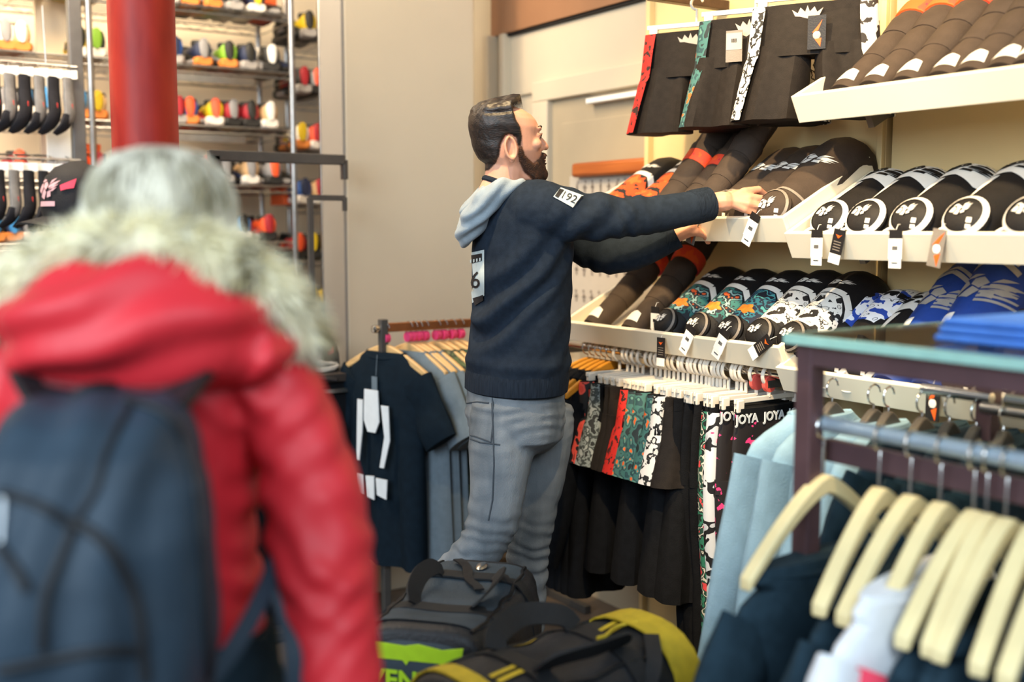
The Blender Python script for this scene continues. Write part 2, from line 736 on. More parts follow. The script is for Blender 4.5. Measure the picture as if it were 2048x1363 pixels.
# winged emblem: knot of three loops with feathers sweeping up to one side
EMBLEM = [
    [(-.95, -.1), (-.55, -.28), (-.3, .1), (-.5, .42), (-.72, .22)],
    [(-.5, -.45), (-.15, -.6), (.05, -.2), (-.2, .0)],
    [(-.28, .12), (.0, -.1), (.18, .25), (-.02, .5), (-.25, .4)],
    [(-.62, .5), (-.3, .46), (-.05, .62), (-.35, .68)],
    [(.1, -.5), (.42, -.42), (.4, -.1), (.14, -.18)],
    [(.2, .0), (.62, .2), (1.0, .62), (.55, .42), (.22, .2)],
    [(.2, -.08), (.6, .04), (.92, .34), (.58, .18)],
    [(.3, -.2), (.58, -.14), (.82, .1), (.55, .0)],
    [(.22, .26), (.5, .48), (.75, .78), (.4, .6)],
]


def decal_mesh(Sf, polys, off=.0016, maxlen=.10):
    """flat outlines in surface (u, v) laid on the surface Sf, a print with its own edge"""
    bm = bmesh.new()
    for poly in polys:
        vs = [bm.verts.new((u, v, 0)) for u, v in poly]
        bm.faces.new(vs)
    bmesh.ops.triangulate(bm, faces=bm.faces)
    for _ in range(3):
        ed = [e for e in bm.edges if e.calc_length() > maxlen]
        if not ed:
            break
        bmesh.ops.subdivide_edges(bm, edges=ed, cuts=1)
        bmesh.ops.triangulate(bm, faces=[f for f in bm.faces if len(f.verts) > 3])
    for v in bm.verts:
        u, w = v.co.x, v.co.y
        p = Sf(u, w)
        du = (Sf(u + .01, w) - Sf(u - .01, w))
        dv = (Sf(u, w + .01) - Sf(u, w - .01))
        n = du.cross(dv).normalized()
        v.co = p + n * off
    me = bpy.data.meshes.new('decal')
    bm.to_mesh(me)
    bm.free()
    return me


def place_poly(poly, cu, cv, su, sv, rot=0.):
    c, s = math.cos(rot), math.sin(rot)
    return [(cu + su * (x * c - y * s), cv + sv * (x * s + y * c)) for x, y in poly]


def strip(pts, w):
    """polyline (u, v) widened to quads"""
    out = []
    for a, b in zip(pts[:-1], pts[1:]):
        dx, dy = b[0] - a[0], b[1] - a[1]
        l = math.hypot(dx, dy * 3) or 1
        nx, ny = -dy * 3 / l * w, dx / l * w / 3
        out.append([(a[0] - nx, a[1] - ny), (b[0] - nx, b[1] - ny), (b[0] + nx, b[1] + ny), (a[0] + nx, a[1] + ny)])
    return out


def pad_surface(L, wmid, roll, h):
    """shin guard: returns Sf(u, v), u in -1..1 across the outer shell, v in 0..1 from the foot end to the top"""
    Ls = L * (1 - .45 * roll)
    arc = L - Ls

    def spine(v):
        y = v * L
        if y <= Ls or roll < .05:
            return Vector((0, y, 0)), Vector((0, 0, 1))
        R = .048
        a = (y - Ls) / R
        return Vector((0, Ls + R * math.sin(a), -R + R * math.cos(a))), Vector((0, math.sin(a), math.cos(a)))

    def width(v):
        return wmid * lerp_list([0, .12, .5, .8, .93, 1.0], [.62, .78, .98, 1.0, .9, .55], v)

    def Sf(u, v):
        v = min(max(v, 0), 1)
        p, n = spine(v)
        w = width(v)
        ph = 1.30
        x = w * math.sin(u * ph) / math.sin(ph)
        hh = h * lerp_list([0, .1, .8, 1], [.75, 1, 1, .7], v)
        z = hh * (math.cos(u * ph) - math.cos(ph)) / (1 - math.cos(ph))
        return p + Vector((x, 0, 0)) + n * (z + .012)

    def ring(v):
        p, n = spine(v)
        w = width(v)
        r = [Sf(-1 + 2 * i / 14, v) for i in range(15)]
        return r + [p + Vector((w * .96, 0, 0)), p + n * .004 + Vector((0, 0, 0)), p - Vector((w * .96, 0, 0))]
    return Sf, ring


def shin_guard(label, kind, group=None, L=.34, w=.078, roll=.5, h=.068):
    t = thing('shin_guard', label, 'shin guard', group=group)
    shell_m = {'blue': blue_pad, 'black': pad_brown, 'plain': pad_brown}.get(kind, pad_black)
    Sf, ring = pad_surface(L, w, roll, h)
    vs = [0, .02, .06, .12, .2, .3, .4, .5, .58, .64, .7, .74, .78, .82, .86, .9, .93, .96, .985, 1.0]
    MB().loft([ring(v) for v in vs]).build('shell', shell_m, t, sub=0)

    def dec(name, polys, m, off=.0018):
        place_mesh(decal_mesh(Sf, polys, off), name, m, t, smooth=True)
    # foot plate: domed oval lying over the lower end
    fr = (w * (.72 if kind in ('plain', 'striped') else .60), .052 if kind in ('plain', 'striped') else .044, .024)
    fc = Vector((0, .018, h * .62 + .012))
    FR = Matrix.Rotation(rad(34), 3, 'X')
    ip = None if kind in ('blue', 'bluewhite') else MB().ell(fc, fr, 22, 8, FR).build('foot_plate', pad_brown if kind in ('black', 'plain') else pad_black, t)

    def Ff(u, v):
        """dome surface, (u, v) in -1..1"""
        rr = min(u * u + v * v, .98)
        return fc + FR @ Vector((u * fr[0], v * fr[1], fr[2] * math.sqrt(1 - rr)))

    def fdec(name, polys, m, off=.0018):
        place_mesh(decal_mesh(Ff, polys, off, .25), name, m, ip)

    def fring(r0, r1, name, m, a0=0, a1=2 * PI):
        N = 28
        fdec(name, [[(r0 * math.cos(a), r0 * math.sin(a)), (r1 * math.cos(a), r1 * math.sin(a)), (r1 * math.cos(b), r1 * math.sin(b)), (r0 * math.cos(b), r0 * math.sin(b))]
                    for a, b in [(a0 + (a1 - a0) * i / N, a0 + (a1 - a0) * (i + 1) / N) for i in range(N)]], m)
    wing_s = [place_poly(q, 0, .55, .62, .10, -.12) for q in EMBLEM]
    if kind in ('plain', 'black'):
        dec('emblem', [place_poly(q, .05, .53, .62, .085) for q in EMBLEM], pad_white)
        fdec('emblem', [place_poly(q, -.15, .1, .6, .42, .3) for q in EMBLEM], pad_white)
        fdec('size_mark', [[(.42, -.36), (.62, -.36), (.62, -.16), (.42, -.16)], [(.44, -.62), (.6, -.62), (.6, -.46), (.44, -.46)]], pad_white)
        fring(.86, .95, 'piping', grey_trim)
        dec('seam', strip([(-.95, .17), (0, .19), (.95, .17)], .03), grey_trim)
    elif kind in ('orange', 'flora', 'teal', 'skull'):
        pm = {'orange': orange_print, 'flora': flora_print, 'teal': teal_print, 'skull': skull_print}[kind]
        dec('emblem', [place_poly(q, 0, .70, .45, .05) for q in EMBLEM], pad_white)
        dec('arch_stripe', strip([(-.95, .36), (-.75, .50), (-.45, .585), (.45, .585), (.75, .50), (.95, .40)], .085), pad_white)
        dec('printed_field', [[(-.85, .16), (.85, .16), (.9, .30), (.7, .44), (.42, .545), (-.42, .545), (-.7, .44), (-.9, .30)]], pm)
        if kind == 'flora' or kind == 'teal':
            dec('blossom', [[(.12 + .26 * math.cos(a) * (1 + .25 * math.cos(5 * a)), .27 + .055 * math.sin(a) * (1 + .25 * math.cos(5 * a))) for a in [i * 2 * PI / 20 for i in range(20)]]],
                mat('orange_blossom', 'ef6a20', .6, col2='f08a30', scale=60), .003)
        fdec('emblem', [place_poly(q, -.1, .1, .55, .4, .2) for q in EMBLEM], pad_white)
        fring(.86, .95, 'piping', grey_trim)
    elif kind == 'striped':
        dec('white_field', [[(-.97, .64), (-.5, .60), (.1, .66), (.6, .60), (.97, .66), (.97, .93), (.4, .97), (-.4, .97), (-.97, .93)]], pad_white)
        dec('winged_print', [place_poly(q, 0, .79, .85, .11, -.1) for q in EMBLEM], pad_black, .003)
        dec('edge_print', [[(-.9, .66), (-.7, .64), (.2, .70), (-.1, .73)], [(-.5, .86), (.5, .9), (.3, .95), (-.4, .92)]], pad_white)
        dec('stripe', [[(-.62, .30), (-.2, .30), (-.05, .60), (-.5, .60)]], pad_white)
        fring(.80, .97, 'white_border', pad_white)
        fdec('winged_print', [place_poly(q, -.12, .18, .5, .42, .15) for q in EMBLEM], pad_white)
        fdec('size_mark', [[(.30, -.42), (.50, -.42), (.50, -.2), (.30, -.2)], [(.30, -.66), (.5, -.66), (.5, -.5), (.30, -.5)]], pad_white)
        # lower toe flap with its own white border
        tc = Vector((-w * .25, -.022, h * .22 + .006))
        tf = MB().ell(tc, (w * .62, .03, .018), 18, 7, FR).build('toe_flap', pad_black, t)
        rw = [tc + FR @ Vector((w * .62 * .9 * math.cos(a), .03 * .9 * math.sin(a), .012)) for a in [i * PI * 2 / 24 for i in range(24)]]
        MB().tube(rw, .004, 6, closed=True).build('white_border', pad_white, tf)
        MB().box((w * .9, L * .45, .012), (.012, L * .5, .02)).build('foam_edge', foam_tan, t, bevel=.003)
    elif kind == 'blue':
        dec('emblem', [place_poly(q, .05, .60, .85, .13) for q in EMBLEM], silver_print)
        dec('arch_print', strip([(-.6, .74), (0, .80), (.6, .74)], .05) + strip([(-.5, .79), (0, .845), (.5, .79)], .04), silver_print)
        dec('feather_print', [[(.1, .50 + .028 * i), (.95 - .08 * i, .56 + .028 * i), (.97 - .08 * i, .575 + .028 * i), (.1, .518 + .028 * i)] for i in range(4)], silver_print)
        dec('stripe', [[(-.55, .08), (-.12, .08), (-.12, .42), (-.55, .42)]], pad_white)
        dec('top_label', [[(-.5, .90), (.1, .92), (.1, .98), (-.5, .96)]], foam_tan)
    elif kind == 'bluewhite':
        dec('printed_field', [[(-.95, .3), (.95, .3), (.95, .92), (-.95, .92)]], bluewhite_print)
    # closing straps round the back
    for yy in (.38, .66):
        MB().box((0, L * yy * .82, .0), (w * 1.7, .035, .010)).build('strap', pad_black, t, smooth=False)
    return t


def leg_sleeve(label, L=.40, r=.042, band='orange', group=None, bend=.10, lab=True, m=None, bv=.70):
    """soft tubular shin / knee sleeve with a wide wrap-over band"""
    t = thing('leg_sleeve', label, 'leg sleeve', group=group)
    m = m or pad_brown

    def c(v):
        return Vector((0, v * L, r * .75 + bend * .5 * v * v * L))

    def rr(v):
        return r * lerp_list([0, .08, .3, .55, .75, 1], [.92, 1.0, .98, 1.08, 1.22, 1.3], v)
    N = 22

    def ring(v, k=1.0, flat=.78):
        p = c(v)
        q = rr(v) * k
        wob = 1 + .03 * math.sin(v * 31)
        return [p + Vector((q * wob * math.cos(a), 0, q * flat * wob * math.sin(a))) for a in [2 * PI * i / 22 for i in range(22)]]
    MB().loft([ring(i / N) for i in range(N + 1)]).build('sleeve', m, t)

    def wrap(v0, v1, k, name, mm):
        MB().loft([ring(v0, k * .97), ring(v0 + .01, k), ring((v0 + v1) / 2, k * 1.02), ring(v1 - .01, k), ring(v1, k * .97)]).build(name, mm, t)
    wrap(.30, .50, 1.09, 'wrap_band', m)
    wrap(.52, .66, 1.11, 'wrap_band', pad_brown)

    def Sf(u, v):
        p = c(v)
        q = rr(v)
        a = PI / 2 - u * 1.5
        return p + Vector((q * math.cos(a), 0, q * .78 * math.sin(a)))
    if band:
        wrap(bv, bv + .10, 1.15, 'colour_band', hot_orange)
    if lab:
        place_mesh(decal_mesh(Sf, [[(-.55, .05), (.5, .05), (.35, .13), (.0, .15), (-.4, .13)]], .002), 'label', pad_white, t)
    place_mesh(decal_mesh(Sf, [place_poly(q, .1, .88, .5, .05) for q in EMBLEM], .002), 'emblem', pad_white, t)
    return t


def put(t, key, x, y=.0, z=.0, spin=0., lift=.09, roll=0.):
    """set a thing down in tray 'key' at x along the wall, y up the slope"""
    M, L, x0, zt = TRAYS[key]
    Mx = M @ Matrix.Translation((x - x0, y, z)) @ Matrix.Rotation(spin, 4, 'Z') @ Matrix.Rotation(lift, 4, 'X') @ Matrix.Rotation(roll, 4, 'Y')
    t.location = Mx.to_translation()
    t.rotation_euler = Mx.to_euler()
    return t


def again(t, label):
    c = copy_tree(t)
    c['label'] = label
    return c


def txa(px, yy=-.28):
    return wx(px, yy)


# --- tray over the shorts rail
g = 'shin guards in the tray above the shorts rail'
zf = .002
lo = leg_sleeve('dark grey leg sleeve at the door end of the tray above the shorts rail', .42, .044, 'orange', 'leg sleeves in the lower tray', .25)
put(lo, 'BL', txa(1215), .012, zf, -.05, .16)
put(again(lo, 'dark grey leg sleeve beside the flower print shin guards'), 'BL', txa(1292), .012, zf, .0, .18)
a = shin_guard('black shin guard with teal and orange flowers beside the grey leg sleeves', 'flora', g, L=.33, w=.076)
put(a, 'BL', txa(1365, -.25), .035, zf)
put(again(a, 'black shin guard with teal flowers, second from the grey leg sleeves'), 'BL', txa(1432, -.25), .03, zf)
a = shin_guard('black shin guard with a dark blue leaf print in the middle of its tray', 'teal', g, L=.33, w=.076)
put(a, 'BL', txa(1497, -.25), .03, zf)
a = shin_guard('black shin guard with white skull print, second from the tray end at the wall seam', 'skull', g, L=.34, w=.078)
put(a, 'BL', txa(1557, -.25), .03, zf)
put(again(a, 'black shin guard with white skull print at the tray end by the wall seam'), 'BL', txa(1622, -.25), .03, zf)

# --- tray the man reaches over
g = 'shin guards in the tray the man reaches over'
a = shin_guard('black shin guard with an orange printed shin beside the door', 'orange', g, L=.37, w=.080, roll=.45)
put(a, 'ML', txa(1225, -.27), .03, zf)
put(again(a, 'orange printed black shin guard, second from the door'), 'ML', txa(1290, -.27), .03, zf)
up = leg_sleeve('dark sleeve with an orange band standing highest over the reaching arm', .40, .046, 'orange', 'leg sleeves above the reaching arm', .2, False, None, .50)
put(up, 'ML', txa(1340, -.25), .05, .006, -.12, .30)
put(again(up, 'dark sleeve with an orange band between two other sleeves behind the sweatshirt arm'), 'ML', txa(1386, -.25), .03, .006, -.1, .18)
up2 = leg_sleeve('dark sleeve without any orange band, next to the plain black shin guards', .40, .042, None, 'leg sleeves above the reaching arm', .3, False)
put(up2, 'ML', txa(1434, -.25), .03, .03, -.1, .26)
a = shin_guard('plain black shin guard with white winged emblem, next to the dark sleeves', 'plain', g, L=.37, w=.080, roll=.55)
put(a, 'ML', txa(1478, -.24), .04, zf)
put(again(a, 'plain black shin guard with winged emblem, touched by the man'), 'ML', txa(1522, -.24), .04, zf)
a = shin_guard('plain black shin guard with curled top at the seam end of the middle tray', 'plain', g, L=.39, w=.082, roll=.68)
put(a, 'ML', txa(1585, -.24), .032, zf, 0, .17)

# --- upper tray: leg sleeves
g = 'leg sleeves in the topmost tray'
a = leg_sleeve('dark grey leg sleeve at the free end of the topmost tray', .44, .043, 'orange', g, .15)
put(a, 'TR', txa(1700), .02, zf, -.03, .14)
for k, px in enumerate((1757, 1822, 1893, 1948, 2010, 2060)):
    sl = again(a, 'dark grey leg sleeve, %s from the free end of the topmost tray' % ORD[k + 1])
    if k in (2, 3, 5):
        recolor(sl, 'colour_band', pad_brown)
    put(sl, 'TR', txa(px), .02, zf, -.03 + .03 * (k % 2), .14)

# --- middle tray on the street side: striped guards
g = 'white striped shin guards'
a = shin_guard('black and white striped shin guard next to the wall seam', 'striped', g, L=.29, w=.08, roll=.45)
put(a, 'MR', txa(1680, -.25), .05, zf, 0, .02)
for k, px in enumerate((1752, 1842, 1950, 2075)):
    put(again(a, 'black and white striped shin guard, %s from the wall seam' % ORD[k + 1]), 'MR', txa(px, -.25), .05, zf, 0, .02)

# --- lowest tray on the street side
g = 'blue and black guards in the lowest tray'
a = shin_guard('black white edged shin guard behind the glass counter post', 'striped', g, L=.33, w=.07, roll=.35)
put(a, 'BR', txa(1700, -.27), .04, zf)
put(again(a, 'black white edged shin guard, second from the glass counter post'), 'BR', txa(1752, -.27), .04, zf)
a = shin_guard('blue shin guard with silver wings, the shorter of two leaning on the wall', 'blue', g, L=.44, w=.078, roll=0)
put(a, 'BR', txa(1812, -.27), .02, zf, 0, .22)
c = again(a, 'tall blue shin guard with silver wings and pointed top')
c.scale = (1.08, 1.08, 1.08)
put(c, 'BR', txa(1896, -.27), .02, zf, 0, .28)
a = shin_guard('blue and white printed shin guard lying flat behind the white edged ones', 'bluewhite', g, L=.22, w=.07, roll=.5)
put(a, 'BR', txa(1660, -.22), .13, .012, 0, .12)
put(again(a, 'blue and white printed guard next to the blue winged shin guards'), 'BR', txa(1722, -.22), .13, .012, 0, .12)
gl = shin_guard('dark curved guard lying beside the blue shin guards', 'plain', g, L=.30, w=.075, roll=.5)
put(gl, 'BR', txa(1955, -.27), .03, zf)
put(again(gl, 'dark curved guard lying furthest from the wall seam in the lowest tray'), 'BR', txa(2030, -.27), .03, zf)

# --- price tags hanging over the tray lips
tag_orange = mat('orange_print_flat', 'e8611c', .5, var=.05)


def price_tag(label, kind):
    t = thing('price_tag', label, 'price tag', group='price tags over the tray lips')
    w, h = .035, .084
    if kind == 'white':
        MB().box((0, 0, -h * .12), (w, .0016, h * .24)).build('card', tag_black, t, smooth=False)
        MB().box((0, -.0004, -h * .52), (w * 1.05, .0022, h * .56)).build('price_label', white_paper, t, smooth=False)
        MB().box((0, 0, -h * .92), (w * .95, .0016, h * .26)).build('stub', white_paper, t, smooth=False)
        b = MB()
        for k in range(5):
            b.box((-.006 + .003 * k, -.002, -h * .50), (.0016, .0012, .009))
        b.box((0, -.002, -h * .9), (.016, .0012, .002))
        b.build('price_print', black_print, t, smooth=False)
    elif kind == 'black':
        MB().box((0, 0, -h * .5), (w, .0016, h)).build('card', tag_black, t, smooth=False)
        b = MB()
        b.prism([(-.009, -h * .16), (.0, -h * .26), (.010, -h * .14), (.003, -h * .18)], .003)
        b.build('emblem', tag_orange, t, smooth=False)
        b = MB()
        for k in range(4):
            b.box((0, -.001, -h * (.36 + .08 * k)), (.022, .0014, .0018))
        b.build('text_lines', grey_trim, t, smooth=False)
        MB().box((0, -.001, -h * .86), (w, .0016, h * .28)).build('price_label', white_paper, t, smooth=False)
    else:
        MB().box((0, 0, -h * .5), (w, .0016, h)).build('card', tag_black if kind == 'orange' else grey_trim, t, smooth=False)
        b = MB()
        b.prism([(.014, -.004), (.004, -h * .36), (-.012, -h * .44), (.002, -h * .2)], .003)
        b.prism([(.012, -h * .62), (.008, -h * .98), (-.003, -h * .7)], .003)
        b.build('emblem', tag_orange, t, smooth=False)
        MB().ell((.0, -.0008, -h * .52), (.010, .0012, .011), 14, 6).build('disc', white_paper, t)
    MB().tube([(0, 0, -.001), (.001, .006, .012), (0, .014, .012)], .0008, 5).build('string', white_paper, t)
    return t


def hang_tag(t, px, z, sw=0., tiltv=.0, y=-.372):
    t.location = W(wx(px, y), y, z)
    t.rotation_euler = (tiltv, sw, WROT)
    return t


tw = price_tag('white price tag at the seam end of the striped shin guards', 'white')
tb = price_tag('black price tag with an orange mark, beside a white one', 'black')
to = price_tag('price tag with orange wings under the striped shin guards', 'wing')
tk = price_tag('black price tag with an orange wing on the lowest tray', 'orange')
zMR = TRAYS['MR'][3]
zML = TRAYS['ML'][3]
zBL = TRAYS['BL'][3]
hang_tag(tw, 1628, zMR + .003)
hang_tag(again(tw, 'white price tag in the middle of the striped shin guard tray'), 1784, zMR + .003)
hang_tag(tb, 1674, zMR + .003, .22)
hang_tag(to, 1872, zMR + .004, .18)
hang_tag(tk, 1870, TRAYS['BR'][3] + .006)
hang_tag(again(tw, 'tilted white price tag below the man\'s hand'), 1507, zML + .004, .45)
hang_tag(again(to, 'tilted orange price tag under the sweatshirt cuff'), 1388, zML + .004, .3)
hang_tag(again(tb, 'dark price tag at the middle of the flower print tray'), 1322, zBL - .018, 0)
hang_tag(again(tw, 'white price tag leaning across the flower print tray lip'), 1385, zBL + .024, .5)
hang_tag(again(tw, 'white price tag hanging under a skull print shin guard'), 1452, zBL + .024, .5)
hang_tag(again(tb, 'dark price tag at the seam end of the skull print guards'), 1540, zBL + .014, .95)
b = again(tw, 'upright white price card on the flower print shin guard')
b.location = W(wx(1312, -.32), -.325, zBL + .066)
# ------------------------------------------------------------------ hangers and garments
wood = mat('pale_hanger_wood', 'd9b178', .45, var=.10, scale=12, bump=.06, stretch=(1, 1, 6))
wood_orange = mat('orange_hanger_wood', 'd58f2c', .4, var=.12, scale=12, bump=.05)
wood_pale = mat('blond_hanger_wood', 'e6d4a0', .38, var=.07, scale=10, bump=.05)
white_plastic = mat('white_plastic', 'e9e1d3', .35, var=.03, bump=0)
pink_disc = mat('pink_size_disc', 'f0497e', .4, var=.04, bump=0)
coral_disc = mat('coral_size_disc', 'f2665c', .4, var=.04, bump=0)
cl_black = mat('black_cotton', '141518', .85, var=.15, scale=40, bump=.3, spec=.12)
cl_navy = mat('navy_cotton', '22343f', .85, var=.12, scale=40, bump=.3, spec=.12)
cl_dark = mat('dark_navy_tee', '101d27', .85, var=.12, scale=40, bump=.3, spec=.12)
cl_grey = mat('grey_blue_tee', '69767f', .85, var=.07, scale=40, bump=.3, spec=.15)
cl_green = mat('dark_green_tee', '2f4636', .85, var=.1, scale=40, bump=.3)
cl_red = mat('red_tee', 'b01f2d', .8, var=.1, scale=40, bump=.2)
cl_sky = mat('pale_blue_sweat', '86a9c2', .85, var=.06, scale=30, bump=.3, spec=.2)
cl_white = mat('white_cotton', 'e8ebef', .8, var=.03, scale=40, bump=.2)
cl_shorts = mat('charcoal_shorts', '231e1b', .75, var=.14, scale=60, bump=.3, spec=.2)
camo = pattern('camouflage', [(0, '1f2a18'), (.42, '4c5a32'), (.52, '2b331e'), (.58, '6b6a44'), (.66, '332a1c')], 14, detail=2)
pr_red = pattern('red_print_stripe', [(0, '2a0d0c'), (.40, 'c92018'), (.6, 'a5140f'), (.64, '3a0b0a')], 46, detail=3)
pr_teal = pattern('teal_orange_stripe', [(0, '1c2b30'), (.40, '3d6f6c'), (.52, '24484e'), (.60, '5c8c80'), (.645, 'ef6a2a')], 34, detail=1)
pr_leo = pattern('white_leopard_stripe', [(0, 'e9e6e0'), (.46, 'e9e6e0'), (.49, '1b1a1a'), (.56, '1b1a1a'), (.59, 'dcd8d2')], 40, detail=2)
pr_coral = pattern('coral_animal_stripe', [(0, '14110f'), (.44, '14110f'), (.47, 'e4503f'), (.62, 'd8402f')], 30, detail=1)
pr_grey = pattern('grey_floral_stripe', [(0, '2a2d2c'), (.42, '8d9693'), (.5, '3b4240'), (.58, 'aab0ac')], 34, detail=3)
pr_pink = pattern('pink_splatter_black', [(0, '1a1518'), (.585, '1a1518'), (.60, 'ee3f86')], 38, detail=4)
pr_trop = pattern('tropical_leg_print', [(0, '14201c'), (.40, '2f7a60'), (.47, '16211e'), (.53, 'd8d4c4'), (.56, '22463a'), (.62, 'e2474c')], 24, detail=2)
pr_bw = pattern('white_pink_leg_print', [(0, 'd9dfe6'), (.47, 'd9dfe6'), (.50, '15151a'), (.58, 'c6ccd6'), (.66, 'e83f80')], 16, detail=2)
logo_white = mat('white_ink', 'dfe4e6', .6, var=.03, bump=0)
logo_grey = mat('grey_ink', 'b3a9a0', .6, var=.05, bump=0)


def hook_pts(h=.06, r=.022):
    zc = h * .55 + .004
    return [(0, 0, -.01), (0, 0, zc - r - .004)] + [(r * math.cos(a), 0, zc + r * math.sin(a)) for a in [-PI / 2 - i * PI * 1.45 / 11 for i in range(12)]]


HOOK_TOP = .06 * .55 + .022 + .004


def wooden_hanger(label, m, disc=None, half=.21, th=.016, group=None, drop=.085, hk=.06, name='wooden_hanger'):
    t = thing(name, label, 'hanger', group=group)
    pts = []
    N = 12
    top, bot = [], []
    for i in range(-N, N + 1):
        u = i / N
        x = half * u
        z = -drop * (abs(u) ** 1.35)
        w = .034 - .012 * abs(u)
        top.append((x, z + .006))
        bot.append((x, z - w + .006))
    MB().prism(top + bot[::-1], th).build('shoulder_bar', m, t, bevel=.004, angle=60)
    b = MB()
    b.tube(hook_pts(hk), .0022, 8)
    b.build('hook', chrome, t)
    if disc:
        b = MB()
        b.lathe([(.002, -.011), (.0185, -.010), (.0185, .010), (.002, .011)], 16, (0, 0, .026), Matrix.Rotation(PI / 2, 3, 'X'))
        b.build('size_disc', disc, t)
    return t


def clip_hanger(label, m=None, half=.13, group=None, disc=None, big=True):
    m = m or white_plastic
    t = thing('clip_hanger', label, 'hanger', group=group)
    r = .026 if big else .018
    pts = [(0, 0, -.08), (0, 0, -.056)] + [(r * math.cos(a), 0, -.022 + r * math.sin(a)) for a in [-PI / 2 - i * PI * 1.45 / 12 for i in range(13)]]
    MB().tube(pts, .006, 8, flat=.7).build('hook', m, t)
    MB().box((0, 0, -.082), (half * 2, .007, .014)).build('bar', m, t, bevel=.002)
    for s in (-1, 1):
        c = MB().box((s * half * .86, 0, -.096), (.026, .016, .034)).build('clip', m, t, bevel=.003)
    if disc:
        MB().lathe([(.002, -.006), (.02, -.006), (.02, .006), (.002, .006)], 14, (0, 0, -.060), Matrix.Rotation(PI / 2, 3, 'X')).build('size_disc', disc, t)
    return t


def ell_ring(cx, z, rx, ry, n=36, ph=0., amp=0., k=5, cy=0.):
    out = []
    for j in range(n):
        a = 2 * PI * j / n
        q = 1 + amp * math.sin(k * a + ph) * abs(math.sin(a))
        out.append(Vector((cx + rx * math.cos(a), cy + ry * q * math.sin(a) + amp * ry * .6 * math.sin(3 * a + ph * 1.7), z)))
    return out


def tee(label, m, group=None, half=.225, L=.70, neck=.095, sleeve=.17, cat='t-shirt', name='tee_shirt', long=False, seed=0, hood=False, thick=.045):
    """shirt hanging empty: body, two sleeves, collar rib; z = 0 at the hanger's middle"""
    t = thing(name, label, cat, group=group)
    rnd = random.Random(seed)
    ph = rnd.random() * 6
    b = MB()
    lv = [(-.022, neck, .030), (-.042, neck + .03, .034), (-.060, half * .72, .036), (-.082, half * .92, .038), (-.105, half * .99, .042), (-.16, half, .046),
          (-.26, half * .98, thick), (-.38, half * .97, thick), (-.52, half * .98, thick * 1.05), (-L * .9, half, thick * 1.1), (-L, half * 1.01, thick * 1.12)]
    rings = []
    for i, (z, rx, ry) in enumerate(lv):
        am = max(0, min(1, (-z - .15) * 2.2)) * .42
        rings.append(ell_ring(0, z, rx, ry, 40, ph + z * 1.5, am, 7))
    b.loft(rings)
    b.build('body', m, t)
    for s in (-1, 1):
        b = MB()
        p0 = Vector((s * half * .80, 0, -.118))
        if long:
            ax = Vector((s * .28, 0, -1)).normalized()
            LL = .52
        else:
            ax = Vector((s * .62, 0, -1)).normalized()
            LL = sleeve + .06
        side = Vector((0, 1, 0))
        up = ax.cross(side)
        rr = []
        for i in range(8):
            v = i / 7
            c = p0 + ax * LL * v
            ra = (.082 - (.03 if long else .004) * v)
            rb = .030 + .008 * math.sin(v * 9 + ph)
            rr.append([c + up * ra * math.cos(2 * PI * j / 18) + side * rb * math.sin(2 * PI * j / 18) for j in range(18)])
        b.loft(rr)
        b.build('sleeve', m, t)
    MB().tube([(neck * math.cos(a), .032 * math.sin(a), -.024 - .02 * (1 if math.sin(a) < 0 else .3) * abs(math.sin(a))) for a in [i * 2 * PI / 24 for i in range(24)]], .006, 6, closed=True).build('collar', m, t)
    if hood:
        MB().ell((0, .06, -.11), (neck * 1.1, .055, .10), 16, 10).build('hood', m, t)
    return t


def shorts(label, m, stripe=None, group=None, half=.15, L=.25, band=True, seed=0, back_stripe=None):
    """shorts hanging from the waistband; z = 0 at the waist, x across"""
    t = thing('shorts', label, 'shorts', group=group)
    rnd = random.Random(seed)
    ph = rnd.random() * 6
    zc = -L * .45
    b = MB()
    up = [(0, half, .020), (-.02, half * 1.01, .022), (-L * .2, half * 1.03, .034), (zc, half * 1.06, .042)]
    b.loft([ell_ring(0, z, rx, ry, 36, ph, .15, 5) for z, rx, ry in up])
    for s in (-1, 1):
        lv = [(zc + .03, .545, .038, .515), (zc - .02, .565, .048, .535), (-L * .72, .63, .060, .58), (-L * .95, .69, .068, .625), (-L, .70, .069, .63)]
        b.loft([ell_ring(s * half * c, z, half * rx, ry, 28, ph + s, .30, 5) for z, c, ry, rx in lv])
    b.build('cloth', m, t)

    def side(s, stripe):
        def outx(v):
            z = -L * v
            if v < .45:
                return lerp_list([-zc, L * .2, 0.], [0, 0, 0], 0) * 0 + lerp_list([0, .2, .45], [half, half * 1.03, half * 1.075], v), lerp_list([0, .2, .45], [.020, .034, .042], v)
            return half * lerp_list([.45, .72, 1.0], [1.095, 1.21, 1.33], v), lerp_list([.45, .72, 1], [.048, .060, .069], v)

        def fn(u, v):
            x, ry = outx(v)
            a = (u - .5) * 2 * 1.25
            wdt = half * .26
            xx = x - wdt * (1 - math.cos(a)) / (1 - math.cos(1.25))
            return Vector((s * (xx + .003), (ry + .003) * math.sin(a), -L * v * .995))
        MB().grid(fn, 10, 16).build('side_stripe', stripe, t)
    if stripe:
        side(-1, stripe)
        side(1, back_stripe or stripe)
    if band:
        MB().loft([ell_ring(0, z, half * 1.005 + .002, .0225, 36) for z in (.002, -.034)]).build('waistband', m, t)
    return t


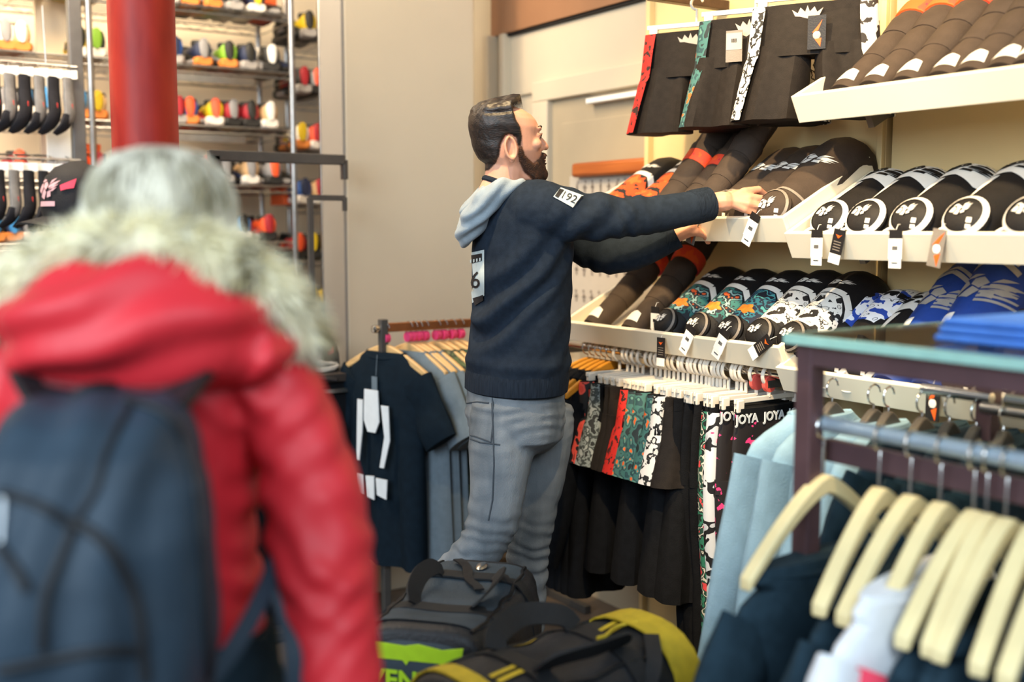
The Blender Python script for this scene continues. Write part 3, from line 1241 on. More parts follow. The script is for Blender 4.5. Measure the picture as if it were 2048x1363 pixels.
def leggings(label, m, group=None, half=.125, L=.85, stripe=None, seed=0, brand=False):
    t = thing('leggings', label, 'leggings', group=group)
    b = MB()
    b.loft([ell_ring(0, z, rx, ry, 32) for z, rx, ry in ((0, half, .016), (-.1, half * 1.08, .024), (-.24, half * 1.1, .03))])
    b.build('seat', m, t)
    for s in (-1, 1):
        lv = [(-.20, .075, .028), (-.35, .068, .026), (-.5, .052, .022), (-.62, .052, .024), (-.78, .04, .018), (-L, .036, .016)]
        MB().loft([ell_ring(s * half * .5, z, rx, ry, 22, s, .2, 5) for z, rx, ry in lv]).build('leg', m, t)
    if stripe:
        def fn(u, v):
            z = -.02 - (L - .03) * v
            x = lerp_list([-L, -.78, -.62, -.5, -.35, -.2, 0], [half * .5 + .036, half * .5 + .040, half * .5 + .052, half * .5 + .054, half * .5 + .070, half * 1.1, half], z)
            a = (u - .5) * 2.4
            return Vector((-(x + .003 - .03 * (1 - math.cos(a))), .027 * math.sin(a), z))
        MB().grid(fn, 8, 24).build('side_stripe', stripe, t)
    wb = MB().loft([ell_ring(0, z, half * 1.01, .019, 32) for z in (.002, -.05)]).build('waistband', cl_black, t)
    if brand:
        for k in (-1, 0, 1):
            lettering('JOYA', .034, logo_white, wb, frame((k * .10, -.022 + .004 * abs(k), -.025), (1, .03 * k, 0), (0, 0, 1)), ext=.001)
    return t


def line_px(P0, dr, px):
    k = (px - 1024) / FPX / math.cos(PITCH)
    R = QROT.inverted()
    a, d = R @ P0, R @ dr
    return (k * a.y - a.x) / (d.x - k * d.y)


def crown(parent, x, y, z, s, m, ry=.0):
    b = MB()
    b.prism([(-1, .55), (-.62, .2), (-.45, .7), (-.15, .28), (0, .85), (.15, .28), (.45, .7), (.62, .2), (1, .55), (.62, -.55), (.2, -.8), (-.2, -.8), (-.62, -.55)], .1)
    b.v = [Vector((p.x * s + x, p.y * s * .2 + y, p.z * s * .7 + z)) for p in b.v]
    return b.build('crest', m, parent, smooth=False)


# --- rail under the flower print tray
yR = -.30
z_rail = P(1540, 752, 2.88).z
xa, xb = wx(1085, yR), wx(1583, yR)
rail = thing('garment_rail', 'chrome rail of white clip hangers under the trays', 'clothes rail', W(0, yR, z_rail), WROT)
MB().tube([(xa, 0, 0), (xb, 0, 0)], .013, 14).build('tube', chrome, rail)
MB().lathe([(.002, 0), (.015, 0), (.015, .02), (.002, .02)], 14, (xb, 0, 0), Matrix.Rotation(PI / 2, 3, 'Y')).build('end_cap', dark_steel, rail)
for x in (xa + .1, xb - .08):
    MB().box((x, .145, -.03), (.02, .31, .02)).build('bracket_arm', dark_steel, rail, smooth=False)

hang0 = {}
GSH = 'clip hangers on the rail under the trays'
zclip = z_rail + .013 + .006 - (-.022 + .026)      # hanger origin so that its hook rests on the tube
specs = ['coral', 'grey', 'blk', 'blk', 'red', 'teal', 'teal', 'teal', 'leo', 'blk2', 'LB', 'LB', 'LB', 'LT', 'LW', 'LP', 'LP']
pxs = [1240, 1266, 1287, 1304, 1322, 1340, 1358, 1377, 1396, 1414, 1428, 1443, 1459, 1476, 1494, 1515, 1540]
stripe_of = {'coral': pr_coral, 'grey': pr_grey, 'blk': None, 'red': pr_red, 'teal': pr_teal, 'leo': pr_leo, 'blk2': None}
names = {'coral': 'black shorts with a coral animal print side', 'grey': 'black shorts with a grey flower print side', 'blk': 'plain charcoal shorts', 'red': 'black shorts with a red printed side',
         'teal': 'black shorts with a teal and orange side stripe', 'leo': 'black shorts with a white leopard side stripe', 'blk2': 'plain charcoal shorts beside the black leggings',
         'LB': 'plain black leggings on the rail under the trays', 'LT': 'black leggings with a tropical leaf side print', 'LW': 'black leggings with a white and pink side print', 'LP': 'black leggings with pink paint splatter'}
cnt = {}
protoH = clip_hanger('white clip hanger, first from the door on the rail under the trays', group=GSH)
protoHd = None
protos = {}
for i, (sp, px) in enumerate(zip(specs, pxs)):
    x = wx(px, yR)
    yaw = TH * 0 + random.uniform(-.10, .10)
    loc = W(x, yR, zclip)
    if i == 0:
        h = protoH
    else:
        h = copy_tree(protoH)
        h['label'] = 'white clip hanger, %s from the door on the rail under the trays' % ORD[i]
    h.location = loc
    h.rotation_euler = (0, 0, yaw)
    if i >= len(specs) - 2:
        MB().lathe([(.002, -.006), (.022, -.006), (.022, .006), (.002, .006)], 14, (0, 0, -.045), Matrix.Rotation(PI / 2, 3, 'X')).build('size_disc', coral_disc, h)
    cnt[sp] = cnt.get(sp, 0) + 1
    lab = names[sp]
    if sp in ('blk', 'teal', 'LB', 'LP'):
        lab += ', %s of them from the door' % ORD[cnt[sp] - 1]
    if sp in protos:
        gmt = copy_tree(protos[sp])
        gmt['label'] = lab
    else:
        if sp[0] == 'L':
            gmt = leggings(lab, pr_pink if sp == 'LP' else cl_black, 'leggings on the rail under the trays', stripe={'LT': pr_trop, 'LW': pr_bw}.get(sp), brand=(sp == 'LP'), L=.86)
        else:
            gmt = shorts(lab, cl_shorts if 'blk' in sp else cl_black, stripe_of[sp], 'shorts on the rail under the trays', seed=i)
        protos[sp] = gmt
    gmt.location = loc + Vector((0, 0, -.104))
    gmt.rotation_euler = (0, 0, yaw)

# extra empty white hangers bunched between
for k, px in enumerate((1256, 1313, 1349, 1368, 1405, 1436, 1451, 1485)):
    h = copy_tree(protoH)
    h['label'] = 'empty white clip hanger, %s of the bare ones from the door' % ORD[k]
    h.location = W(wx(px, yR), yR, zclip)
    h.rotation_euler = (0, 0, random.uniform(-.16, .16))

# black tops on orange wooden hangers at the door end of that rail
GO = 'orange wooden hangers at the door end of the rail'
oh = wooden_hanger('orange wooden hanger, first from the door under the trays', wood_orange, half=.2, th=.014, group=GO)
bt = tee('long black top on an orange wooden hanger, first from the door', cl_black, 'long black tops on orange hangers', half=.18, L=.74, neck=.11, long=True, cat='top', name='black_top', seed=3)
for k, px in enumerate((1176, 1188, 1200, 1211, 1222)):
    loc = W(wx(px, yR), yR, z_rail + .013 - HOOK_TOP + .004)
    if k == 0:
        h, b = oh, bt
    else:
        h = dup(oh, loc, 0, 'orange wooden hanger, %s from the door under the trays' % ORD[k])
        b = dup(bt, loc, 0, 'long black top on an orange wooden hanger, %s from the door' % ORD[k])
    yaw = -.06 + .05 * k
    h.location = b.location = loc
    h.rotation_euler = b.rotation_euler = (0, 0, yaw)
# long black trousers between the shorts
lt = shorts('long plain black trousers between the shorts, nearest the door', cl_black, None, 'long black trousers on the rail under the trays', half=.14, L=.58, seed=41)
lt.name = 'trousers'
lt['category'] = 'trousers'
for k, px in enumerate((1276, 1332, 1388, 1421)):
    loc = W(wx(px, yR), yR, zclip)
    h = copy_tree(protoH)
    h['label'] = 'white clip hanger holding long black trousers, %s from the door' % ORD[k]
    b = lt if k == 0 else dup(lt, loc, 0, 'long plain black trousers between the shorts, %s from the door' % ORD[k])
    h.location = loc
    b.location = loc + Vector((0, 0, -.104))
    h.rotation_euler = b.rotation_euler = (0, 0, .03 * (k - 1))

# --- big shorts on the wall above
z_w = P(1503, 8, 2.93).z
zr2 = z_w + .104 + .012
r2 = thing('wall_rail', 'dark rail above the middle tray carrying three pairs of black shorts', 'clothes rail', W(0, -.29, 0), WROT)
x0, x1 = wx(1296, -.29) - .02, .02
MB().box(((x0 + x1) / 2, 0, zr2), (x1 - x0, .012, .026)).build('bar', mat('bronze_steel', '5d4a3c', .4, .6, var=.1), r2, smooth=False, bevel=.002)
for x in (x0 + .02, x1 - .1):
    MB().box((x, .145, zr2), (.03, .31, .03)).build('bracket_arm', MATS['bronze_steel'], r2, smooth=False, bevel=.002)
big = [('black shorts with a red printed side, first from the door on the wall rail', 1285, -.29, pr_red, pr_teal), ('black shorts with a teal and orange side stripe on the wall rail', 1390, -.30, pr_teal, pr_leo),
       ('black shorts with white skull sides beside the topmost tray', 1493, -.31, pr_leo, pattern('white_skull_stripe', [(0, 'e4ddd2'), (.50, 'e4ddd2'), (.53, '2a2422'), (.62, '2a2422'), (.65, 'cfc6ba')], 22, detail=3))]
for k, (lab, px, yy, st, st2) in enumerate(big):
    half = .158
    rz = WROT + rad(30)
    ax = Vector((math.cos(rz), math.sin(rz), 0))
    cen = W(wx(px, yy), yy, z_w) + ax * half
    sh = shorts(lab, cl_shorts, st, 'black shorts on the wall rail', half=half, L=.295, seed=20 + k, back_stripe=st2)
    sh.location = cen
    sh.rotation_euler = (0, 0, rz)
    crown(sh, -.01, -.027, -.030, .040, logo_grey)
    h = clip_hanger('white clip hanger holding the %s pair of shorts on the wall rail' % ORD[k], half=half * .98, group='clip hangers on the wall rail', big=False)
    h.location = cen + Vector((0, 0, .104))
    h.rotation_euler = (0, 0, rz)
    if k:
        pt = thing('price_tag', 'pale price tag pinned on the shorts with the teal stripe' if k == 1 else 'black price tag with orange wings pinned on the skull shorts', 'price tag', group='price tags on the wall shorts')
        pt.location = sh.location + ax * (-.045 if k == 1 else .02) + Vector((ax.y, -ax.x, 0)) * .05 + Vector((0, 0, -.045))
        pt.rotation_euler = (0, 0, rz)
        MB().box((0, 0, -.035), (.046, .002, .085)).build('card', grey_trim if k == 1 else tag_black, pt, smooth=False)
        if k == 1:
            MB().box((0, -.001, -.022), (.044, .002, .045)).build('price_label', logo_grey, pt, smooth=False)
            b = MB()
            for j in range(5):
                b.box((-.006 + .003 * j, -.003, -.02), (.0016, .001, .010))
            b.build('price_print', black_print, pt, smooth=False)
        else:
            b = MB()
            b.prism([(.014, -.004), (.004, -.03), (-.012, -.036), (.002, -.02)], .004)
            b.prism([(.012, -.05), (.010, -.072), (-.005, -.052)], .004)
            b.build('emblem', tag_orange, pt, smooth=False)
            MB().ell((0, -.001, -.042), (.010, .002, .011), 14, 6).build('disc', logo_grey, pt)

# --- T-shirt rack in front of the pillar
T0 = P(766, 655, 3.85)
zt = T0.z
copper = mat('copper_toned_bar', 'a9744f', .3, .8, var=.1)
rk = thing('clothes_rack', 'clothes rack with a copper toned bar in front of the beige pillar', 'clothes rack', (T0.x, T0.y, 0), 0)
MB().box((.36, 0, zt), (.74, .022, .032)).build('bar', copper, rk, smooth=False, bevel=.003)
for x in (.0, .72):
    p = MB().box((x, 0, (zt + .03) / 2), (.028, .028, zt + .03)).build('post', dark_steel, rk, smooth=False, bevel=.003)
    MB().box((x, 0, .015), (.03, .5, .03)).build('foot', dark_steel, rk, smooth=False, bevel=.003)
MB().lathe([(.002, -.03), (.013, -.026), (.016, -.014), (.010, 0), (.008, .016)], 14, (-.014, 0, zt - .003), Matrix.Rotation(PI / 2, 3, 'Y')).build('end_knob', chrome, rk)
GT = 'wooden hangers with pink discs'
wh = wooden_hanger('wooden hanger with a pink disc carrying the black printed tee', wood, pink_disc, group=GT, hk=.10)
spec = [(752, cl_dark), (818, cl_grey), (828, cl_grey), (838, cl_grey), (850, cl_grey), (874, camo), (888, camo), (905, cl_green), (921, cl_red)]
nm = {id(cl_dark): 'black', id(cl_grey): 'grey', id(camo): 'camouflage', id(cl_green): 'dark green', id(cl_red): 'red'}
tp = None
cc = {}
for k, (px, m) in enumerate(spec):
    s = line_px(T0, E, max(px, 771))
    loc = T0 + E * s + Vector((0, 0, .016 - HOOK_TOP - .022 + .002))
    yaw = rad(288 if k == 0 else 281) + random.uniform(-.05, .05)
    n = nm[id(m)]
    cc[n] = cc.get(n, 0) + 1
    lab = n + ' tee on the rack before the pillar'
    if n in ('grey', 'camouflage'):
        lab = '%s tee, %s of its colour from the black printed tee' % (n, ORD[cc[n] - 1])
    if k == 0:
        lab = 'black tee with a pale figure print hanging first on its rack'
        h = wh
        tp = g0 = tee(lab, m, 'tees on the rack before the pillar', half=.19, L=.78, seed=1)
        # figure print on the chest: head, two long arms, block of letters
        for poly in ([(-.035, .02), (.035, .02), (.04, -.09), (.02, -.13), (-.02, -.13), (-.04, -.09)], [(-.075, -.02), (-.045, -.02), (-.05, -.13), (-.07, -.24), (-.085, -.24), (-.08, -.12)], [(.05, -.03), (.085, -.03), (.09, -.15), (.06, -.25), (.04, -.25), (.065, -.14)],
                     [(-.09, -.29), (-.05, -.29), (-.05, -.36), (-.09, -.36)], [(-.035, -.29), (.01, -.285), (.01, -.37), (-.03, -.365)], [(.02, -.29), (.075, -.29), (.07, -.36), (.025, -.35)]):
            bm = MB()
            bm.prism(poly, .004)
            bm.v = [Vector((p.x, -.058 + p.y - .012 * math.cos(p.x * 9), p.z - .17)) for p in bm.v]
            bm.build('figure_print', logo_white, g0, smooth=False)
        b = MB()
        b.tube([(0, -.04, -.03), (.01, -.056, -.10)], .0012, 5)
        b.box((.0, -.054, -.135), (.028, .002, .06))
        b.build('hang_tag', cl_grey, g0, smooth=False)
    else:
        h = dup(wh, loc, yaw, 'wooden hanger with a pink disc, %s from the rack end knob' % ORD[k], GT)
        if n + 'x' in cc:
            g0 = copy_tree(cc[n + 'x'])
            g0['label'] = lab
        else:
            g0 = tee(lab, m, 'tees on the rack before the pillar', half=.225, L=.76 if n != 'camouflage' else .72, seed=k + 1)
            cc[n + 'x'] = g0
    h.location = g0.location = loc
    h.rotation_euler = g0.rotation_euler = (0, 0, yaw)

# --- black counter with cap and shoe
K0 = P(716, 743, 3.98)
kz = K0.z
ct = thing('display_counter', 'black counter carrying a cap and a white shoe beside the tee rack', 'counter', (K0.x, K0.y, 0), 0)
MB().box((-.27, .14, (kz - .03) / 2), (.52, .26, kz - .03)).build('body', cl_black, ct, smooth=False, bevel=.004)
MB().box((-.27, .14, kz - .015), (.56, .30, .03)).build('worktop', mat('dark_wood_top', '3a322d', .35, var=.15, scale=8), ct, smooth=False, bevel=.003)
MB().box((-.27, -.002, kz - .062), (.54, .016, .014)).build('metal_strip', chrome_rough, ct, smooth=False)
# ------------------------------------------------------------------ glass topped clothes rack close to the camera
rack_m = mat('dark_brown_red_steel', '5e474b', .4, .3, var=.1, scale=15, bump=.05)
R0 = P(1622, 700, 1.9)
zg = P(1622, 672, 1.9).z                       # top of the glass
z_n = P(1700, 862, 1.82).z                     # hanging bar
fr = thing('glass_rack', 'dark steel clothes rack with a glass top nearest the camera', 'clothes rack', (R0.x, R0.y, 0), WROT)
LR, DR = 1.15, .52
for x in (0, LR):
    for y in (0, DR):
        MB().box((x, y, (zg - .012) / 2), (.036, .036, zg - .012)).build('post', rack_m, fr, smooth=False, bevel=.003)
for y in (0, DR):
    MB().box((LR / 2, y, zg - .032), (LR, .032, .036)).build('top_beam', rack_m, fr, smooth=False, bevel=.003)
for x in (0, LR):
    MB().box((x, DR / 2, zg - .032), (.032, DR, .036)).build('top_beam', rack_m, fr, smooth=False, bevel=.003)
glass = bpy.data.materials.new('teal_edged_glass')
glass.use_nodes = True
gb = glass.node_tree.nodes['Principled BSDF']
gb.inputs['Base Color'].default_value = (.86, .985, .965, 1)
gb.inputs['Transmission Weight'].default_value = 1.0
gb.inputs['Roughness'].default_value = .02
gb.inputs['IOR'].default_value = 1.45
MB().box((LR / 2, DR / 2, zg - .004), (LR + .05, DR + .05, .018)).build('glass_top', glass, fr, smooth=False, bevel=.001)
MB().box((LR / 2, .05, z_n - .052), (LR, .02, .04)).build('cross_beam', rack_m, fr, smooth=False, bevel=.003)
MB().tube([(0, .02, z_n), (LR, .02, z_n)], .014, 12).build('hanging_bar', mat('satin_steel_bar', 'a9bccb', .35, .55, var=.05), fr)
zf2 = P(1540, 805, 2.1).z
MB().tube([(-.14, DR - .02, zf2), (.02, DR - .02, zf2)], .011, 10).build('side_arm', chrome, fr)
MB().tube([(.12, DR * .75, zf2 + .02), (.46, DR * .75, zf2 + .02)], .011, 10).build('side_arm', chrome, fr)
MB().tube([(0, DR - .02, zf2 - .02), (LR, DR - .02, zf2 - .02)], .012, 10).build('hanging_bar', chrome_rough, fr)
edge_m = mat('teal_glass_edge', 'a5dbd6', .25, var=.05, bump=0, trans=.35)
for (cx, cy, sx_, sy_) in ((LR / 2, -.031, LR + .06, .012), (-.031, DR / 2, .012, DR + .05)):
    MB().box((cx, cy, zg - .004), (sx_, sy_, .016)).build('glass_edge', edge_m, fr, smooth=False)
# clothes along the near bar
Rn = Vector((R0.x, R0.y, z_n)) + E * .02
GH = 'blond wooden hangers on the glass topped rack'
specs = [(1655, cl_navy, 'navy'), (1768, cl_navy, 'navy'), (1832, cl_navy, 'navy'), (1893, cl_white, 'white'), (1962, cl_navy, 'navy'), (1988, cl_navy, 'navy'), (2028, cl_navy, 'navy'), (2085, cl_navy, 'navy'), (2150, cl_navy, 'navy')]
p_h = wooden_hanger('blond wooden hanger nearest the corner post of the glass topped rack', wood_pale, half=.20, th=.026, group=GH, drop=.15, hk=.155)
p_s = tee('navy shirt nearest the corner post of the glass topped rack', cl_navy, 'navy shirts on the glass topped rack', half=.225, L=.66, neck=.165, thick=.035, seed=77)
nn = 0
for k, (px, m, n) in enumerate(specs):
    s = line_px(Rn, -D, px)
    loc = Rn - D * s + Vector((0, 0, .014 - HOOK_TOP - .0523 + .002))
    yaw = rad((4, 14, 10, 12, 8, 14, 10, 14, 12)[k])
    if k == 0:
        h, g0 = p_h, p_s
    else:
        h = dup(p_h, loc, yaw, 'blond wooden hanger, %s from the corner post of the glass topped rack' % ORD[k])
        if n == 'navy':
            nn += 1
            g0 = dup(p_s, loc, yaw, 'navy shirt, %s from the corner post of the glass topped rack' % ORD[nn])
        else:
            g0 = tee('white shirt with a crimson band among navy ones', cl_white, None, half=.265, L=.66, neck=.165, sleeve=.20, thick=.035, seed=31)
            for s2 in (-1, 1):
                ax = Vector((s2 * .62, 0, -1)).normalized()
                b = MB()
                p0 = Vector((s2 * .265 * .80, 0, -.118)) + Vector((-s2 * .01, 0, -.02))
                up = ax.cross(Vector((0, 1, 0)))
                b.tube([p0 + Vector((0, -.030, .02)) + ax * v for v in (0, .08, .16, .27)], [.03, .036, .036, .034], 12)
                b.build('crimson_band', mat('crimson_cloth', 'd33a52', .8, var=.05), g0)
            MB().loft([ell_ring(0, z, .268, .05, 36) for z in (-.24, -.30)]).build('crimson_band', MATS['crimson_cloth'], g0)
    h.location = loc
    g0.location = loc + Vector((0, 0, -.112))
    if n == 'white':
        g0.location = g0.location + Vector((-.05, 0, .035))
    h.rotation_euler = g0.rotation_euler = (0, 0, yaw)
# pale blue shirts on the far bar
Rf = Vector((R0.x, R0.y, zf2 - .02)) + E * (DR - .02)
sk = [(1630, 8), (1668, 14), (1752, 10), (1782, 16)]
q_h = wooden_hanger('dark hanger of the pale blue sweatshirt outside the corner post', dark_steel, half=.09, th=.02, name='shirt_hanger', group='dark hangers on the far bar of the glass topped rack')
q_s = tee('pale blue sweatshirt hanging outside the corner post', cl_sky, 'pale blue sweatshirts behind the corner post', half=.21, L=.62, neck=.07, long=True, cat='sweatshirt', name='sweatshirt', seed=5)
for k, (px, a) in enumerate(sk):
    s = line_px(Rf, -D, px)
    loc = Rf - D * s + Vector((0, 0, .012 - HOOK_TOP + .002))
    where = ('', 'second from outside the corner post', 'third, inside the corner post', 'fourth, furthest inside the corner post')[k]
    h, g0 = (q_h, q_s) if k == 0 else (dup(q_h, loc, 0, 'dark hanger of a pale blue sweatshirt, ' + where), dup(q_s, loc, 0, 'pale blue sweatshirt, ' + where))
    h.location = g0.location = loc
    h.rotation_euler = g0.rotation_euler = (0, 0, rad(a - 8))
dk = [(1850, 4), (1905, 10), (1960, 6), (2015, 12)]
for k, (px, a) in enumerate(dk):
    s = line_px(Rf, -D, px)
    loc = Rf - D * s + Vector((0, 0, .012 - HOOK_TOP + .002))
    h = dup(q_h, loc, rad(a), 'dark hanger of a dark shirt, %s from the pale blue ones' % ORD[k])
    g0 = dup(p_s, loc, rad(a), 'dark navy shirt behind the blond hangers, %s from the pale blue ones' % ORD[k], 'dark shirts on the far bar')
# folded blue cloth on the glass
fo = P(2135, 660, 1.68)
fo.z = zg + .006
fb = thing('folded_shirt', 'folded bright blue shirt lying on the glass top', 'shirt', fo, WROT)
blue_c = mat('bright_blue_cotton', '2f63b8', .8, var=.08, bump=.2)
for k in range(3):
    MB().box((0, 0, .008 + .013 * k), (.30 - .01 * k, .24 - .006 * k, .012)).build('fold', blue_c, fb, bevel=.005)

# ------------------------------------------------------------------ sports bags on a low table
tz = .40
tb0 = G(.05, 2.22, 0)
tbl = thing('low_table', 'low dark table under the two sports bags', 'table', (tb0.x, tb0.y, 0), 0)
MB().box((0, 0, tz - .02), (.84, .72, .04)).build('tabletop', MATS['dark_wood_top'], tbl, smooth=False, bevel=.003)
for x in (-.38, .38):
    for y in (-.32, .32):
        MB().box((x, y, (tz - .04) / 2), (.05, .05, tz - .04)).build('leg', dark_steel, tbl, smooth=False)
bag_black = mat('black_bag_nylon', '24262a', .5, var=.15, scale=18, bump=.4, bscale=160)
bag_blue = mat('slate_blue_mesh', '37434d', .6, var=.15, scale=14, bump=.4, bscale=260)
bag_strap = mat('black_webbing', '1d1f22', .6, var=.1, scale=60, bump=.4, bscale=400)
lime = mat('lime_print', 'b4e02a', .5, var=.05, bump=0)
yellow_mesh = mat('yellow_bag_mesh', 'c9b02c', .6, var=.12, scale=30, bump=.5, bscale=420)
zip_m = mat('black_zip', '121316', .35, var=.2, scale=120, bump=.5, bscale=500)


class Bag:
    """soft rounded box; pt(x, a) = point of the cover at length x and angle a round the bag (90 degrees = top)"""

    def __init__(self, L, hw, h, e, top, sag, seed):
        self.L, self.hw, self.h, self.e, self.top, self.sag, self.seed = L, hw, h, e, top, sag, seed

    def pt(self, x, deg, off=0.):
        u = max(-1, min(1, 2 * x / self.L))
        k = .90 + .10 * (1 - abs(u) ** 6)
        a = rad(deg)
        c, s = math.cos(a), math.sin(a)
        q = (abs(c) ** self.e + abs(s) ** self.e) ** (-1 / self.e)
        y = (self.hw * k + off) * c * q
        z = (self.h / 2 * k + off) * s * q
        if z > 0:
            y *= 1 - (1 - self.top) * (z / (self.h / 2))
            z -= (self.sag * (1 - u * u) + .010 * math.sin(9 * u + self.seed)) * self.h * 2 * max(0, s) ** 2
        y += .004 * math.sin(14 * u + 3 * s + self.seed)
        return Vector((x, y, z + self.h / 2))

    def nrm(self, x, deg):
        return (self.pt(x, deg, .01) - self.pt(x, deg)).normalized()

    def body(self, t, m):
        n = 16
        rings = []
        for i in range(n + 1):
            x = -self.L / 2 + self.L * i / n
            rings.append([self.pt(x, 360 * (j + .5) / 40) for j in range(40)])
        c0, c1 = Vector((-self.L / 2, 0, self.h / 2)), Vector((self.L / 2, 0, self.h / 2))
        for r, c, sg in ((.97, c0, -.008), (.88, c0, -.014), (.5, c0, -.020)):
            rings.insert(0, [c + (p - c) * r + Vector((sg, 0, 0)) for p in [self.pt(-self.L / 2, 360 * (j + .5) / 40) for j in range(40)]])
        for r, c, sg in ((.97, c1, .008), (.88, c1, .014), (.5, c1, .020)):
            rings.append([c + (p - c) * r + Vector((sg, 0, 0)) for p in [self.pt(self.L / 2, 360 * (j + .5) / 40) for j in range(40)]])
        return MB().loft(rings).build('body', m, t)

    def cover(self, name, x0, x1, a0, a1, m, t, off=.003, nx=16, na=10):
        return MB().grid(lambda u, v: self.pt(x0 + (x1 - x0) * u, a0 + (a1 - a0) * v, off), nx, na).build(name, m, t)

    def strap(self, x, a0, a1, w, m, t, name='strap', off=.004, dx=0.):
        A = [a0 + (a1 - a0) * i / 18 for i in range(19)]
        X = [x + dx * math.sin(PI * i / 18) for i in range(19)]
        return MB().band([self.pt(xx, q, off) for xx, q in zip(X, A)], w, .004, up=lambda i: self.nrm(X[i], A[i])).build(name, m, t)

    def along(self, name, a, m, t, r=.005, x0=None, x1=None):
        x0 = -self.L / 2 + .01 if x0 is None else x0
        x1 = self.L / 2 - .01 if x1 is None else x1
        return MB().tube([self.pt(x0 + (x1 - x0) * i / 14, a, .002) for i in range(15)], r, 6).build(name, m, t)

    def end(self, name, m, t, r=.82, zc=.5, sg=-1, dep=.022):
        c = Vector((sg * self.L / 2, 0, self.h * zc))
        rim = [self.pt(sg * self.L / 2, 360 * (j + .5) / 40) for j in range(40)]
        rings = [[c + (p - c) * q + Vector((sg * d, 0, 0)) for p in rim] for q, d in ((r, .006), (r * .97, dep * .9), (r * .8, dep * 1.25), (r * .4, dep * 1.4))]
        return MB().loft(rings).build(name, m, t)


# bag with lime print; its long axis points away from the camera
ba = thing('sports_bag', 'black and slate sports bag with lime lettering behind the yellow edged one', 'sports bag', G(-.125, 2.42, tz), math.atan2(.97, .24) - TH)
A = Bag(.48, .155, .245, 4.2, .93, .05, 0.)
A.body(ba, bag_black)
A.cover('top_flap', -.22, .22, 48, 132, bag_blue, ba)
for q in (50, 130):
    A.along('zip', q, zip_m, ba)
A.along('seam', -12, bag_strap, ba, .004)
A.along('seam', 22, bag_strap, ba, .003)
for xx in (-.10, .11):
    A.strap(xx, -40, 220, .045, bag_strap, ba)
A.end('end_panel', bag_blue, ba, .80, .5)
for (q, lift, y1) in ((66, .022, .012), (112, .016, -.02)):
    p0, p3 = A.pt(-.10, q, .006), A.pt(.11, q, .006)
    hp = catmull([p0, p0 + Vector((.03, y1, lift)), (p0 + p3) / 2 + Vector((0, y1 * 1.5, lift * 1.45)), p3 + Vector((-.03, y1, lift)), p3], 6)
    MB().band(hp, .042, .005, up=(0, -.75 if q < 90 else .75, .65)).build('handle', bag_strap, ba)
MB().ell(A.pt(.17, 95, .008), (.028, .014, .008), 12, 6).build('buckle', chrome_rough, ba)
MB().band([A.pt(.20 - .02 * i, 70 + 4 * i, .012 + .004 * math.sin(i)) for i in range(10)], .022, .004, up=(0, 0, 1)).build('zip_pull', zip_m, ba)
# lime drips on the long side, triangles on the straps
b = MB()
for k in range(7):
    x, w, q0 = .02 + k * .030, .011, -26
    q1 = q0 + 10 + 7 * k
    b.grid(lambda u, v, x=x, w=w, q0=q0, q1=q1: A.pt(x + (2 * u - 1) * w * (1 - .45 * v), q0 + (q1 - q0) * v, .0045), 2, 6)
o = b.build('lime_drips', lime, ba)
o['kind'] = 'stuff'
b = MB()
for xx in (-.10, .11):
    b.grid(lambda u, v, xx=xx: A.pt(xx + (2 * u - 1) * .015 * (1 - v), 4 + 26 * v, .0085), 2, 4)
o = b.build('lime_triangles', lime, ba)
o['kind'] = 'stuff'
xe = -.24 - .034
lettering('VENUM', .055, lime, ba, frame((xe, .012, .130), (0, -1, 0), (0, 0, 1)), ext=.001)
b = MB()
b.prism([(-.09, .0), (-.06, .0), (-.055, -.012), (-.045, .0), (.02, .0), (.026, -.01), (.034, .0), (.09, .0), (.095, .034), (.03, .03), (.0, .036), (-.05, .028), (-.095, .036)], .003, R=Matrix.Rotation(PI / 2, 3, 'Z'), c=(xe + .003, 0, .174))
b.build('lime_emblem', lime, ba, smooth=False)

# bag with yellow mesh edges; long axis to the side and away
bb = thing('sports_bag', 'black sports bag with yellow mesh edging in front of the man', 'sports bag', G(.085, 2.03, tz), math.atan2(.62, .78) - TH)
Bg = Bag(.48, .165, .265, 2.7, .82, .04, 2.)
Bg.body(bb, bag_black)
Bg.strap(-.225, -15, 195, .042, yellow_mesh, bb, 'yellow_edge', .005)
Bg.strap(.215, -20, 200, .075, yellow_mesh, bb, 'yellow_edge', .006)
Bg.end('end_panel', bag_blue, bb, .84, .48)
xe = -.24 - .030
MB().band([(xe, -.105, .12), (xe - .006, -.06, .158), (xe - .008, 0, .172), (xe - .006, .06, .158), (xe, .105, .12)], .032, .006, up=(-1, 0, .1)).build('yellow_edge', yellow_mesh, bb)
for q in (48, 132):
    Bg.along('zip', q, zip_m, bb, .005)
for xx in (-.10, .10):
    Bg.strap(xx, -35, 215, .042, bag_strap, bb)
for (q, lift, y1) in ((64, .030, .030), (116, .028, -.035)):
    p0, p3 = Bg.pt(-.10, q, .006), Bg.pt(.10, q, .006)
    hp = catmull([p0, p0 + Vector((.02, y1 * .6, lift * .8)), (p0 + p3) / 2 + Vector((0, y1 * 1.3, lift * 1.2)), p3 + Vector((-.02, y1 * .6, lift * .8)), p3], 6)
    MB().band(hp, .046, .006, up=(0, -.8 if q < 90 else .8, .6)).build('handle', bag_strap, bb)
for x, q in ((-.15, 100), (.155, 80), (.0, 42), (-.02, 150)):
    b = MB()
    for k in range(2):
        b.grid(lambda u, v, x=x, q=q, k=k: Bg.pt(x - .03 + .06 * u, q + 9 * k + 5 * v - 4 * u, .004), 6, 1)
    b.build('yellow_print', yellow_mesh, bb)
MB().tube([Bg.pt(.20 - .02 * i, 96 - 5 * math.sin(i * .8), .010) for i in range(7)], .004, 6).build('zip_pull', yellow_mesh, bb)
